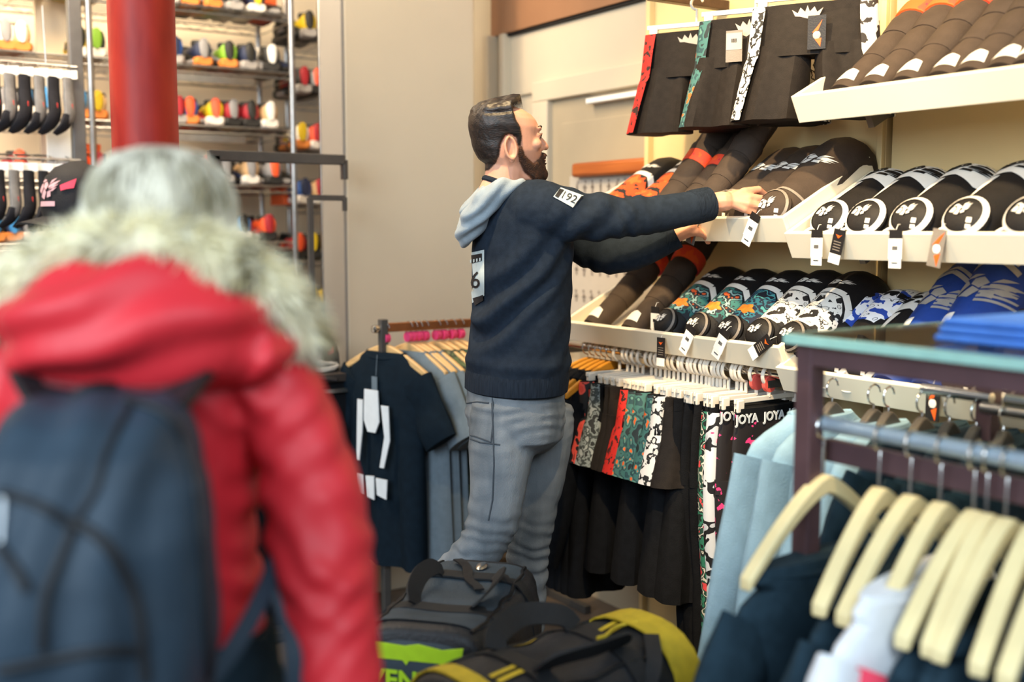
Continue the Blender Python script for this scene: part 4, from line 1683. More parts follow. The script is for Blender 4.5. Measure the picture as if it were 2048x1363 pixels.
MB().band([Bg.pt(.18 - .015 * i, 120 + 6 * i, .016 + .006 * math.sin(i)) for i in range(9)], .03, .004, up=(0, 0, 1)).build('carry_strap', bag_strap, bb)
# ------------------------------------------------------------------ chrome wire shelving with shoes
DEP = .42
SX0, SX1 = -2.9, 0.0
levels = [2.384 - .25 * k for k in range(9)] + [.13]


def wire_unit(label, x0, x1, lv, posts):
    t = thing('wire_shelving', label, 'shelving', S(x0, 0, 0), 0)
    L = x1 - x0
    for x in posts:
        for y in (0, DEP):
            MB().tube([(x - x0, y, 0), (x - x0, y, 3.0)], .0135, 10).build('post', chrome_rough, t)
    for z in lv:
        b = MB()
        for y in (0, DEP):
            b.tube([(0, y, z), (L, y, z)], .004, 6)
            b.tube([(0, y, z - .028), (L, y, z - .028)], .004, 6)
            m = int(L / .06)
            pts = []
            for i in range(m + 1):
                pts.append((L * i / m, y, z - (.028 if i % 2 else 0)))
            b.tube(pts, .002, 4)
        for k in range(1, 10):
            b.tube([(0, DEP * k / 10, z + .003), (L, DEP * k / 10, z + .003)], .002, 4)
        for k in range(int(L / .3) + 1):
            b.tube([(min(L, k * .3), 0, z - .003), (min(L, k * .3), DEP, z - .003)], .003, 5)
        for x in (0, L):
            b.tube([(x, 0, z - .028), (x, DEP, z - .028)], .003, 5)
        o = b.build('wire_shelf', chrome_rough, t)
    return t


long_unit = wire_unit('long chrome wire shelving full of shoes behind the red column', SX0, SX1, levels, [SX0, -1.75, -.86, 0])
lv2 = [2.30 - .25 * k for k in range(9)] + [.13]
wire_unit('narrow chrome wire shelving beside the beige pillar', .14, .62, lv2, [.14, .62])

# shoes: heel faces the viewer
col = lambda n, c, **k: mat(n, c, k.pop('rough', .55), var=.06, scale=30, bump=.1, **k)
SHOE = {'blue': col('shoe_blue', '2a4f8f'), 'navy': col('shoe_navy', '272f4a'), 'green': col('shoe_lime', '7fae2e'), 'yellow': col('shoe_yellow', 'd8b71c'), 'red': col('shoe_red', 'a3242c'), 'orange': col('shoe_orange', 'ef5a2b'),
        'black': col('shoe_black', '26241f'), 'grey': col('shoe_grey', '8d8a88'), 'white': col('shoe_white', 'e9e4da'), 'coral': col('shoe_coral', 'f2603f'), 'tan': col('shoe_tan', 'c9a374'), 'sky': col('shoe_sky', '3f8fc9')}
SOLE = {'white': col('sole_white', 'e6ddd0'), 'orange': col('sole_orange', 'd9823a'), 'black': col('sole_black', '2b2926'), 'grey': col('sole_grey', 'a29c96')}


def shoe(upper, sole, accent, label):
    t = thing('sports_shoe', label, 'shoe', group='sports shoes on the wire shelves')

    def ring(y, w, z0, z1, n=16, p=1.0):
        out = []
        for j in range(n):
            a = 2 * PI * j / n
            c, s = math.cos(a), math.sin(a)
            out.append(Vector((w * abs(c) ** p * (1 if c > 0 else -1), y, (z0 + z1) / 2 + (z1 - z0) / 2 * abs(s) ** p * (1 if s > 0 else -1))))
        return out
    b = MB()
    b.loft([ring(y, w, z0, z1, 16, .6) for y, w, z0, z1 in ((-.012, .026, .006, .034), (.0, .036, .0, .036), (.05, .038, 0, .034), (.12, .034, .004, .028), (.2, .045, 0, .026), (.26, .038, .003, .026), (.29, .016, .012, .026))])
    b.build('sole', sole, t)
    b = MB()
    b.loft([ring(y, w, .022, z1, 16, .85) for y, w, z1 in ((-.010, .018, .078), (0., .030, .092), (.03, .034, .088), (.08, .036, .078), (.11, .036, .082), (.15, .038, .070), (.2, .042, .056), (.25, .036, .044), (.283, .016, .034))])
    b.build('upper', upper, t)
    MB().loft([ring(y, w, .03, z1, 12, .8) for y, w, z1 in ((-.018, .010, .085), (-.012, .017, .10), (-.003, .020, .098))]).build('heel_tab', accent, t)
    MB().lathe([(.030, .070), (.034, .085), (.030, .094), (.020, .090)], 14, (0, .045, 0)).build('collar', SHOE['black'], t)
    for s in (-1, 1):
        MB().prism([(-.03, -.015), (.05, -.012), (.03, .012), (-.02, .010)], .003, R=Matrix.Rotation(PI / 2, 3, 'Z'), c=(s * .038, .12, .048)).build('side_stripe', accent, t)
    return t


protoS = None
NUM = ['one', 'two', 'three', 'four', 'five', 'six', 'seven', 'eight', 'nine', 'ten']      # counted from the top
CN = list(SHOE)
SHOES = []
srnd = random.Random(11)


def add_shoe(x, lvl, c, sole='white', acc='grey', zlist=levels, y=.06, rz=None, lab=None):
    global protoS
    if protoS is None:
        protoS = shoe(SHOE[c], SOLE[sole], SHOE[acc], '')
        o = protoS
    else:
        o = copy_tree(protoS)
        recolor(o, 'upper', SHOE[c])
        recolor(o, 'sole', SOLE[sole])
        recolor(o, 'heel_tab', SHOE[acc])
        recolor(o, 'side_stripe', SHOE[acc])
    o.location = S(x, y, zlist[lvl] + .007)
    o.rotation_euler = (0, 0, (srnd.uniform(-.12, .12) if rz is None else rz))
    o.scale = (1.18, 1.0, 1.22)
    SHOES.append((x, o, c, acc, lvl, 'long' if zlist is levels else 'narrow', y > .3))
    return o


def sx(px):
    return line_px(S0, E, px)


rows = {
    0: [(372, 'black', 'grey', 'tan'), (410, 'tan', 'orange', 'white'), (455, 'navy', 'orange', 'blue'), (497, 'black', 'grey', 'grey'), (540, 'navy', 'white', 'yellow'), (185, 'black', 'grey', 'tan'), (215, 'grey', 'white', 'black')],
    1: [(375, 'blue', 'grey', 'navy'), (432, 'navy', 'orange', 'grey'), (482, 'green', 'orange', 'black'), (522, 'navy', 'grey', 'black'), (190, 'yellow', 'white', 'black'), (222, 'black', 'white', 'green'), (75, 'tan', 'orange', 'white'), (45, 'white', 'orange', 'grey')],
    2: [(402, 'blue', 'orange', 'orange'), (452, 'yellow', 'white', 'coral'), (487, 'red', 'black', 'grey'), (523, 'red', 'black', 'black'), (560, 'tan', 'white', 'white'), (188, 'grey', 'orange', 'sky'), (220, 'tan', 'orange', 'yellow'), (380, 'black', 'grey', 'red')],
    3: [(375, 'coral', 'white', 'orange'), (403, 'coral', 'white', 'coral'), (432, 'coral', 'white', 'orange'), (470, 'black', 'grey', 'grey'), (185, 'orange', 'black', 'orange'), (218, 'black', 'grey', 'red'), (520, 'tan', 'white', 'grey'), (60, 'red', 'white', 'coral')],
    4: [(455, 'grey', 'white', 'white'), (502, 'sky', 'white', 'black'), (552, 'orange', 'black', 'red'), (190, 'red', 'black', 'orange'), (222, 'orange', 'black', 'tan'), (80, 'grey', 'white', 'black'), (110, 'black', 'white', 'grey')],
    5: [(490, 'grey', 'orange', 'black'), (520, 'red', 'black', 'black'), (545, 'black', 'black', 'red'), (572, 'grey', 'black', 'white'), (40, 'black', 'grey', 'orange'), (70, 'navy', 'white', 'coral'), (185, 'navy', 'white', 'blue')],
    6: [(500, 'tan', 'white', 'tan'), (530, 'black', 'black', 'grey'), (560, 'black', 'grey', 'yellow'), (20, 'black', 'grey', 'red'), (60, 'red', 'white', 'orange')],
    7: [(520, 'black', 'black', 'black'), (560, 'red', 'black', 'orange'), (10, 'tan', 'white', 'white')],
}
for lv, rw in rows.items():
    used = [q[0] for q in rw]
    for px, c, so, ac in rw:
        add_shoe(sx(px), lv, c, so, ac)
    # the rest of the visible stretch, in duller colours
    for px in list(range(368, 580, 33)) + list(range(182, 236, 34)) + list(range(8, 140, 36)):
        if min(abs(px - q) for q in used) > 26 and not (px < 150 and lv in (1, 3)):
            add_shoe(sx(px), lv, srnd.choice(['black', 'grey', 'navy', 'black', 'red', 'black', 'navy', 'blue']), srnd.choice(['white', 'grey', 'black', 'orange']), srnd.choice(['grey', 'orange', 'white', 'red', 'sky', 'yellow', 'coral']))
    # a second row behind it
    for px in list(range(380, 590, 40)):
        if srnd.random() < .75:
            add_shoe(sx(px) + .02, lv, srnd.choice(['black', 'black', 'navy', 'grey', 'red', 'black']), srnd.choice(['grey', 'grey', 'black']), srnd.choice(['grey', 'tan', 'navy', 'green', 'coral']), y=.36, rz=PI + srnd.uniform(-.1, .1))
rows2 = {0: [(640, 'yellow', 'grey', 'black')], 1: [(628, 'black', 'grey', 'red'), (655, 'grey', 'black', 'coral')], 2: [(622, 'white', 'orange', 'yellow'), (652, 'coral', 'white', 'red')], 3: [(625, 'blue', 'white', 'navy'), (655, 'tan', 'white', 'red')],
         4: [(612, 'red', 'black', 'orange'), (640, 'black', 'black', 'yellow'), (668, 'black', 'white', 'yellow')], 5: [(610, 'black', 'black', 'orange'), (636, 'yellow', 'black', 'yellow'), (664, 'yellow', 'black', 'green')],
         6: [(612, 'black', 'white', 'yellow'), (638, 'orange', 'black', 'coral'), (662, 'black', 'black', 'black')], 7: [(612, 'grey', 'black', 'navy'), (640, 'orange', 'black', 'yellow'), (664, 'red', 'black', 'coral')], 8: [(620, 'grey', 'white', 'navy'), (655, 'tan', 'white', 'orange')]}
for lv, rw in rows2.items():
    for px, c, so, ac in rw:
        add_shoe(sx(px), lv, c, so, ac, zlist=lv2)
    for px in (618, 648):
        add_shoe(sx(px) + .03, lv, 'black', 'black', ('red', 'yellow', 'grey', 'orange')[(lv + px) % 4], zlist=lv2, y=.36, rz=PI)

cnum = {}
for x, o, c, acc, lvl, w, back in sorted(SHOES, key=lambda q: -q[0]):
    key = (c, acc, lvl, w, back)
    cnum[key] = cnum.get(key, 0) + 1
tot, cnum = cnum, {}
for x, o, c, acc, lvl, w, back in sorted(SHOES, key=lambda q: -q[0]):
    key = (c, acc, lvl, w, back)
    cnum[key] = cnum.get(key, 0) + 1
    o['label'] = '%s shoe with %s heel%s shelf %s of %s shelving%s' % (c, acc, ', back row,' if back else ' on', NUM[lvl], w, '' if tot[key] == 1 else ', %s from the pillar' % ORD[cnum[key] - 1])

# boxes stacked on the upper shelves, pale
bx_m = mat('orange_shoe_carton', 'e8622c', .6, var=.05)
bx_w = mat('white_shoe_carton', 'eadfce', .6, var=.04)


def carton(px, lv, m, label, w=.10, h=.14, y=.24, zlist=levels):
    t = thing('shoe_carton', label, 'box', S(sx(px), y, zlist[lv] + .006), 0, 'shoe cartons on the wire shelves')
    MB().box((0, 0, h * .42), (w, .16, h * .84)).build('body', m, t, smooth=False, bevel=.002)
    MB().box((0, 0, h * .92), (w + .006, .166, h * .16)).build('lid', m, t, smooth=False, bevel=.002)
    return t


carton(575, 0, bx_m, 'orange shoe carton at the end post of the top shelf', .09, .2)
carton(200, 3, bx_m, 'orange shoe carton behind the grey post', .13, .16)
carton(535, 1, bx_w, 'pale shoe carton with a red lid edge under the top shelf', .10, .12)
carton(610, 3, bx_m, 'orange shoe carton on the narrow shelving', .06, .1, zlist=lv2)

# shiny steel strips hanging under two shelf edges
for px0, px1, lv in ((362, 520, 1), (362, 500, 2)):
    xa_, xb_ = sx(px0), sx(px1)
    MB().box(((xb_ + xa_) / 2 - SX0, -.006, levels[lv] - .052), (xb_ - xa_, .004, .03)).build('price_strip', chrome_rough, long_unit, smooth=False)

# dark steel display frame in front of the shelving
F0 = P(688, 320, 4.05)
dfm = thing('bar_stand', 'dark grey steel frame with hooked bar ends beside the pillar', 'display stand', (F0.x, F0.y, 0), 0)
MB().box((-.25, 0, F0.z), (.50, .034, .036)).build('bar', dark_steel, dfm, smooth=False, bevel=.003)
MB().box((0, 0, F0.z - .035), (.018, .034, .07)).build('bar_end', dark_steel, dfm, smooth=False, bevel=.003)
z2 = P(688, 396, 4.05).z
MB().box((-.07, 0, z2), (.14, .018, .02)).build('bar', dark_steel, dfm, smooth=False, bevel=.002)
MB().box((0, 0, z2 - .022), (.014, .02, .05)).build('bar_end', dark_steel, dfm, smooth=False, bevel=.002)
MB().box((-.135, 0, z2 / 2), (.02, .02, z2)).build('post', dark_steel, dfm, smooth=False, bevel=.002)
MB().box((-.48, 0, F0.z / 2), (.034, .034, F0.z)).build('post', dark_steel, dfm, smooth=False, bevel=.002)
MB().box((-.3, 0, .02), (.45, .3, .03)).build('foot', dark_steel, dfm, smooth=False, bevel=.002)

# ------------------------------------------------------------------ grey post stand with packs of socks
Q0 = P(164, 455, 4.1)
Q0.z = 0
st = thing('sock_stand', 'grey steel post carrying two wire rails of sock packs', 'display stand', Q0, 0)
MB().box((0, 0, 1.7), (.046, .046, 3.4)).build('post', steel_grey, st, smooth=False, bevel=.004)
zr = [P(90, 128, 4.0).z, P(80, 318, 4.0).z]
for z in zr:
    MB().tube([(0, -.02, z), (-.5, -.05, z)], .006, 8).build('wire_rail', chrome_rough, st)
    MB().tube([(0, .10, z + .02), (-.5, .07, z + .02)], .004, 8).build('wire_rail', chrome_rough, st)
    for k in range(8):
        MB().tube([(-.06 * k - .03, -.03, z), (-.06 * k - .03, .09, z + .02)], .003, 6).build('wire_tie', chrome_rough, st)
MB().box((0, 0, .02), (.4, .4, .04)).build('foot', steel_grey, st, smooth=False, bevel=.004)
sock_g = mat('sock_grey', '8b8987', .8, var=.1, scale=50, bump=.3)
sock_b = mat('sock_black', '24242a', .8, var=.2, scale=50, bump=.3)


def sock_pack(label, light):
    t = thing('sock_pack', label, 'socks', group='sock packs on the wire rails')
    MB().box((0, 0, -.018), (.05, .003, .03)).build('card', white_paper, t, smooth=False)
    b = MB()
    for s in (0,):
        b.tube(catmull([(0, 0, -.03), (.0, 0, -.10), (.002, -.004, -.16), (-.010, -.010, -.20), (-.034, -.016, -.232)], 4), [.024] * 4 + [.026] * 8 + [.026, .024, .021, .017, .011], 10, flat=.5)
    b.build('sock', sock_b if not light else sock_g, t)
    MB().box((.004, -.012, -.135), (.02, .004, .024)).build('red_mark', mat('sock_red_mark', 'ee4238', .6), t, smooth=False, bevel=.002)
    MB().tube(catmull([(.0, -.006, -.165), (-.010, -.014, -.203), (-.034, -.020, -.233)], 4), [.0268, .027, .0265, .0255, .024, .022, .019, .015, .012], 8, flat=.5).build('toe', sock_b, t)
    MB().tube([(0, 0, 0), (0, -.002, .010)], .002, 5).build('hook', chrome, t)
    return t


p1 = sock_pack('', False)
p2 = sock_pack('', True)
p1['label'] = ''
us = [0, 0]
for r, z in enumerate(zr):
    for k in range(9):
        light = (k % 3 == 1) if r == 1 else (k % 2 == 0)
        j = 1 if light else 0
        base = p2 if light else p1
        o = base if us[j] == 0 else copy_tree(base)
        us[j] += 1
        o['label'] = '%s sock pack, %s from the grey post on the %s wire rail' % ('grey' if light else 'black', ORD[k], ('upper', 'lower')[r])
        x = -.035 - .049 * k
        o.location = Q0 + E * x + D * (-.02 + x * .06) + Vector((0, -.008, z - .012))
        o.scale = (1.35, 1.35, 1.0)
        o.rotation_euler = (0, 0, rad(62) + srnd.uniform(-.15, .15) - PI / 2)
# white sign below the upper socks
sg = thing('blank_sign', 'plain white sign board hanging below the upper sock rail', 'sign', P(130, 285, 4.16), 0)
MB().box((0, 0, 0), (.13, .008, .15)).build('board', white_paper, sg, smooth=False, bevel=.002)
MB().box((0, .004, -.082), (.14, .012, .012)).build('rail', chrome_rough, sg, smooth=False)
MB().tube([(-.05, .004, .075), (-.05, .05, .5)], .002, 6).build('wire', chrome_rough, sg)
MB().tube([(.05, .004, .075), (.05, .05, .5)], .002, 6).build('wire', chrome_rough, sg)
# cream board at the far side
cbp = P(128, 455, 4.75)
b = MB().box((0, 0, 1.95), (.16, .03, 1.1))
o = b.build('trim_4', cream_wall, loc=(cbp.x, cbp.y, .0), smooth=False)
o['kind'] = 'structure'

# ------------------------------------------------------------------ caps, white shoe
cap_m = mat('black_cap_cloth', '1b1a1d', .75, var=.15, scale=40, bump=.3)


def cap(label, loc, rz, s=1.0, brim_dir=1):
    t = thing('baseball_cap', label, 'cap', loc, rz, 'black caps')
    prof = [(.093, 0), (.096, .02), (.094, .05), (.086, .078), (.066, .10), (.036, .113), (.006, .117)]
    rings = []
    for r, z in prof:
        rings.append([Vector((r * 1.08 * math.cos(a), r * .92 * math.sin(a), z + (.012 * math.cos(a) if z > .05 else 0))) for a in [2 * PI * j / 28 for j in range(28)]])
    MB().loft(rings).build('crown', cap_m, t)
    MB().sheet(lambda u, v: Vector((.08 + .085 * v * (1 - (2 * u - 1) ** 2 * .35), .085 * (2 * u - 1) * (1 - .25 * v), .004 - .018 * v - .010 * (2 * u - 1) ** 2)), 12, 6, lambda u, v: (0, 0, 1), .004).build('brim', cap_m, t)
    MB().ell((0, 0, .117), (.007, .007, .004), 10, 6).build('button', cap_m, t)

    def Cf(u, v):
        z = .02 + .07 * v
        a = u
        r = lerp_list([0, .02, .05, .078, .10], [.093, .096, .094, .086, .066], z)
        return Vector((r * 1.08 * math.cos(a), r * .92 * math.sin(a), z + (.012 * math.cos(a) * min(1, max(0, (z - .02) / .03)) if True else 0)))
    place_mesh(decal_mesh(Cf, [place_poly(q, .0, .45, .42, .42) for q in EMBLEM] + [[(-.3, .05), (.3, .05), (.3, .16), (-.3, .16)]], .002, .2), 'emblem', mat('pale_pink_print', 'd8a9ae', .6, var=.1), t)
    place_mesh(decal_mesh(Cf, [[(.42, .55), (.8, .8), (.75, .5), (.45, .4)]], .002, .2), 'emblem', mat('pink_red_print', 'e0405c', .6), t)
    t.scale = (s, s, s)
    return t


cp1 = K0 - E * .115 + D * .14
cap('black cap with a pale and pink print lying on the counter', (cp1.x, cp1.y, kz + .001), rad(-75) - TH, 1.1)
hp0 = P(178, 436, 3.75)
stn = thing('cap_stand', 'thin steel stand carrying the black cap behind the blonde woman', 'display stand', (hp0.x, hp0.y, 0), 0)
MB().tube([(0, 0, 0), (0, 0, hp0.z)], .012, 10).build('pole', dark_steel, stn)
MB().lathe([(.14, 0), (.14, .012), (.02, .03)], 20).build('base', dark_steel, stn)
MB().ell((0, 0, hp0.z - .0), (.07, .06, .05), 14, 8).build('head_form', dark_steel, stn)
cap('big black cap with a pale print set up behind the blonde woman', (hp0.x, hp0.y, hp0.z - .0), rad(-125) - TH, 1.5)
# white shoe on the counter
sh = shoe(SHOE['white'], SOLE['white'], SHOE['white'], 'white shoe lying on the black counter beside the red jacket')
for o in sh.children:
    if o.name.split('.')[0] == 'collar':
        o.data.materials[0] = SHOE['white']
w0 = K0 - E * .34 + D * .04
sh['group'] = 'shoes on the counter'
sh.location = (w0.x, w0.y, kz + .001)
sh.rotation_euler = (0, 0, rad(-84))
# ------------------------------------------------------------------ people
skin = mat('skin', 'd69c80', .5, var=.06, scale=25, bump=.05, bscale=300, spec=.4)
skin.node_tree.nodes['Principled BSDF'].inputs['Subsurface Weight'].default_value = .12
skin.node_tree.nodes['Principled BSDF'].inputs['Subsurface Radius'].default_value = (.012, .004, .002)
lip_m = mat('lip_skin', 'b8685c', .45, var=.05, bump=0)
hair_dark = mat('dark_brown_hair', '120e0c', .45, col2='2a1e18', scale=60, bump=.25, bscale=90, stretch=(.25, 3, 3), spec=.5)
beard_m = mat('auburn_beard', '2e1c13', .6, col2='4a2a18', scale=120, bump=.7, bscale=400)


def soft_edge(m):
    """thin the hair out towards its border: strands between bare skin, from the 'cover' value stored on the mesh"""
    nt = m.node_tree
    b = nt.nodes['Principled BSDF']
    at = nt.nodes.new('ShaderNodeAttribute')
    at.attribute_name = 'cover'
    tc = nt.nodes.new('ShaderNodeTexCoord')
    n = nt.nodes.new('ShaderNodeTexNoise')
    n.inputs['Scale'].default_value = 420
    nt.links.new(tc.outputs['Object'], n.inputs['Vector'])
    ad = nt.nodes.new('ShaderNodeMath')
    ad.operation = 'ADD'
    nt.links.new(at.outputs['Fac'], ad.inputs[0])
    nt.links.new(n.outputs['Fac'], ad.inputs[1])
    mr = nt.nodes.new('ShaderNodeMapRange')
    mr.inputs['From Min'].default_value = .62
    mr.inputs['From Max'].default_value = 1.1
    nt.links.new(ad.outputs[0], mr.inputs['Value'])
    nt.links.new(mr.outputs[0], b.inputs['Alpha'])


soft_edge(hair_dark)
soft_edge(beard_m)
lash_m = mat('dark_lash', '1a1210', .6, bump=0)
brow_m = mat('dark_eyebrow_hair', '2a1a13', .6, var=.2, scale=200, bump=.4)
eye_w = mat('eye_white', 'd8d0c8', .3, bump=0)
eye_d = mat('dark_iris', '2a1c14', .2, bump=0)


def poly_sd(x, z, poly):
    """signed distance (inside > 0) of arrays x, z to a closed outline"""
    n = len(poly)
    d = np.full(x.shape, 1e9)
    inside = np.zeros(x.shape, bool)
    for i in range(n):
        ax, az = poly[i]
        bx, bz = poly[(i + 1) % n]
        ex, ez = bx - ax, bz - az
        t = np.clip(((x - ax) * ex + (z - az) * ez) / (ex * ex + ez * ez + 1e-12), 0, 1)
        d = np.minimum(d, np.hypot(x - ax - t * ex, z - az - t * ez))
        c = ((az > z) != (bz > z)) & (x < ex * (z - az) / (ez + 1e-12) + ax)
        inside ^= c
    return np.where(inside, d, -d)


def head_volumes(mb, X, f=1.0, brow=1.0):
    """skull, jaw, nose, lips, ears in head space (x forward, y left, z up, origin between the ears)"""
    save = mb.X
    mb.X = X
    rows = [(-.104, .074, .030, .022), (-.096, .092, .012, .038), (-.080, .104, -.012, .050), (-.062, .105, -.040, .058), (-.044, .098, -.068, .064), (-.022, .096, -.082, .068),
            (.0, .091, -.088, .071), (.022, .086, -.092, .074), (.040, .0875, -.0925, .0755), (.060, .078, -.090, .074), (.074, .064, -.082, .068), (.086, .042, -.066, .055), (.094, .014, -.042, .034), (.097, .0, -.02, .012)]
    rings = []
    for z, xf, xb, hw in rows:
        cx = 0.0 if xb < 0 else (xf + xb) / 2
        ring = []
        for j in range(32):
            a = 2 * PI * j / 32
            c, s = math.cos(a), math.sin(a)
            x = cx + ((xf - cx) if c > 0 else (cx - xb)) * abs(c) ** (.86 if c > 0 else 1.0) * (1 if c > 0 else -1)
            y = hw * abs(s) ** (.92) * (1 if s > 0 else -1)
            if c > 0 and z < -.03:
                y *= 1 - .22 * c
            ring.append(Vector((x, y, z)))
        rings.append(ring)
    mb.loft(rings)
    # nose
    mb.tube([(.080, 0, .026), (.089, 0, .014), (.100, 0, .002), (.107, 0, -.006)], [.008, .009, .0105, .011], 10)
    mb.ell((.106, 0, -.007), (.0115, .010, .009), 12, 8)
    for s in (-1, 1):
        mb.ell((.096, s * .0125, -.011), (.010, .0065, .0075), 10, 6)
        mb.ell((.080, s * .028, .038), (.010, .020, .007 * brow), 12, 6)          # brow
        mb.ell((.072, s * .040, -.004), (.018, .020, .016), 12, 6)                # cheekbone
        mb.ell((.076, s * .031, .019), (.012, .0145, .0105), 12, 8)               # closed in eyelids
        # ear
        cx, cz = -.002, -.020
        hw = .0725
        loop = [(cx + .0150 * math.cos(a) - .16 * .028 * math.sin(a), s * (hw + .006 + .006 * (math.cos(a) < 0)), cz + .028 * math.sin(a)) for a in [2 * PI * i / 20 for i in range(20)]]
        mb.tube(loop, .0042, 8, closed=True)
        mb.ell((cx - .002, s * (hw - .001), cz), (.0135, .005, .028), 12, 8)
        mb.ell((cx + .006, s * (hw + .004), cz - .030), (.008, .005, .009), 10, 6)
    mb.ell((.098, 0, -.034), (.010, .020, .007), 14, 6)
    mb.ell((.097, 0, -.046), (.0105, .018, .007), 14, 6)
    mb.ell((.096, 0, -.078), (.014, .018, .014), 12, 6)
    mb.X = save


def shell_from(me, Hinv, poly, thick, name, m, parent, ylim=None, cond=None):
    """hair or beard: the skin inside an outline, lifted off along its normals"""
    co, no = co_no(me)
    R = np.array(Hinv.to_3x3())
    t = np.array(Hinv.to_translation())
    h = co @ R.T + t
    near = (np.abs(h[:, 0]) < .2) & (np.abs(h[:, 1]) < .12) & (np.abs(h[:, 2]) < .17)
    sd = np.full(len(co), -1.)
    sd[near] = poly_sd(h[near, 0], h[near, 2], poly)
    if cond is not None:
        sd = np.where(cond(h), sd, -1)
    keep = sd > -.003
    th = thick(h, sd)
    idx = -np.ones(len(co), int)
    faces = []
    for p in me.polygons:
        vs = list(p.vertices)
        if all(keep[v] for v in vs):
            faces.append(vs)
    used = sorted({v for f in faces for v in f})
    idx[used] = np.arange(len(used))
    vv = co[used] + no[used] * th[used][:, None]
    nm = bpy.data.meshes.new(name)
    nm.from_pydata([tuple(p) for p in vv], [], [[int(idx[v]) for v in f] for f in faces])
    at = nm.attributes.new('cover', 'FLOAT', 'POINT')
    at.data.foreach_set('value', np.clip(sd[used] / .008, 0, 1.2).astype(np.float32))
    return place_mesh(nm, name, m, parent, angle=180)


def bvh_of(o):
    me = o.data
    return BVHTree.FromPolygons([v.co.copy() for v in me.vertices], [tuple(p.vertices) for p in me.polygons])


def px_hit(bvh, Minv, px, py, off=.002):
    """point on a body or cloth surface seen at a photo pixel, in the thing's own space"""
    o = Minv @ Vector((0, 0, CAM_H))
    d = ((Minv @ P(px, py, 3.0)) - o).normalized()
    h, n, i, _ = bvh.ray_cast(o, d)
    if h is None:
        return None, None
    if n.dot(d) > 0:
        n = -n
    return h + n * off, n


def surf_patch(bvh, Minv, quad, nu, nv, off=.0025):
    """grid laid on a cloth surface; quad = 4 photo corners (tl, tr, br, bl)"""
    pts = []
    last = None
    for j in range(nv + 1):
        for i in range(nu + 1):
            u, v = i / nu, j / nv
            x = (quad[0][0] * (1 - u) + quad[1][0] * u) * (1 - v) + (quad[3][0] * (1 - u) + quad[2][0] * u) * v
            y = (quad[0][1] * (1 - u) + quad[1][1] * u) * (1 - v) + (quad[3][1] * (1 - u) + quad[2][1] * u) * v
            h, n = px_hit(bvh, Minv, x, y, off)
            pts.append(h if h is not None else last)
            last = pts[-1] if pts[-1] is not None else last
    good = next(p for p in pts if p is not None)
    pts = [p if p is not None else good for p in pts]
    b = MB()
    fs = []
    for j in range(nv):
        for i in range(nu):
            a = j * (nu + 1) + i
            fs.append((a, a + 1, a + nu + 2, a + nu + 1))
    b.add(pts, fs)
    return b


def surf_text(bvh, Minv, s, c, w, up, size, m, parent, off=.004, name='lettering'):
    """print letters on a cloth surface around photo point c; w, up = photo directions of the text's x and y"""
    me = text_mesh(s, 1.0)
    bm = bmesh.new()
    bm.from_mesh(me)
    bmesh.ops.triangulate(bm, faces=bm.faces)
    for v in bm.verts:
        x, y = v.co.x * size, v.co.y * size
        h, n = px_hit(bvh, Minv, c[0] + w[0] * x + up[0] * y, c[1] + w[1] * x + up[1] * y, off)
        v.co = h if h is not None else Vector((0, 0, 1))
    bm.to_mesh(me)
    bm.free()
    return place_mesh(me, name, m, parent, smooth=False)


# ================================================================== the man
MA = rad(18) - TH
mb0 = G(.02, 3.02)
man = thing('person', 'bearded man in a dark navy sweatshirt and grey jeans reaching into a tray', 'person', (mb0.x, mb0.y, 0), MA)
MM = Matrix.Translation(mb0) @ Matrix.Rotation(MA, 4, 'Z')
MI = MM.inverted()


def L(px, py, Y):
    return MI @ P(px, py, Y)


HM = Matrix.Translation(L(1012, 285, 2.97)) @ Matrix.Rotation(rad(-7), 4, 'Z') @ Matrix.Rotation(rad(2), 4, 'Y')
HI = HM.inverted()

arm_r = [(1082, 420, 2.86, .080), (1150, 432, 2.85, .067), (1230, 434, 2.86, .056), (1300, 430, 2.89, .050), (1360, 420, 2.92, .047), (1410, 409, 2.95, .044)]
arm_l = [(1112, 440, 3.13, .075), (1190, 498, 3.13, .062), (1250, 506, 3.12, .055), (1300, 490, 3.11, .050), (1342, 470, 3.10, .044)]
leg_r = [(1012, 850, 2.94, .100), (1002, 905, 2.91, .088), (995, 980, 2.89, .075), (980, 1060, 2.87, .066), (946, 1112, 2.87, .060), (900, 1152, 2.88, .055), (832, 1218, 2.90, .048), (782, 1300, 2.92, .044)]
leg_l = [(1080, 850, 3.08, .098), (1080, 920, 3.08, .084), (1068, 1000, 3.07, .072), (1056, 1090, 3.06, .062), (1054, 1180, 3.06, .056), (1050, 1300, 3.06, .050), (1048, 1432, 3.06, .046)]

body = MB()
head_volumes(body, HM)
nb = HM @ Vector((-.018, 0, -.165))
body.tube([HM @ Vector((.006, 0, -.045)), HM @ Vector((.002, 0, -.10)), nb], [.056, .057, .064], 20)
chest = L(1040, 480, 3.0)
pel = L(1035, 800, 3.0)
body.tube([nb + Vector((0, 0, -.02)), chest, (chest + pel) / 2, pel], [.075, .105, .095, .10], 18)
for arm in (arm_r, arm_l):
    body.tube([chest + Vector((0, 0, .04))] + [L(a, b, c) for a, b, c, r in arm], [.06] + [r * .72 for *_, r in arm], 14)
for leg in (leg_r, leg_l):
    body.tube([pel] + [L(a, b, c) for a, b, c, r in leg], [.08] + [r * .75 for *_, r in leg], 14)


def hand(mb, pts, wrist, fingers, thumb):
    pass


def chain(pts, rs):
    body.tube([L(*p) for p in pts], rs, 10)
    for p, r in zip(pts[1:], rs[1:]):
        body.ell(L(*p), (r * 1.02, r * 1.02, r * 1.02), 10, 6)


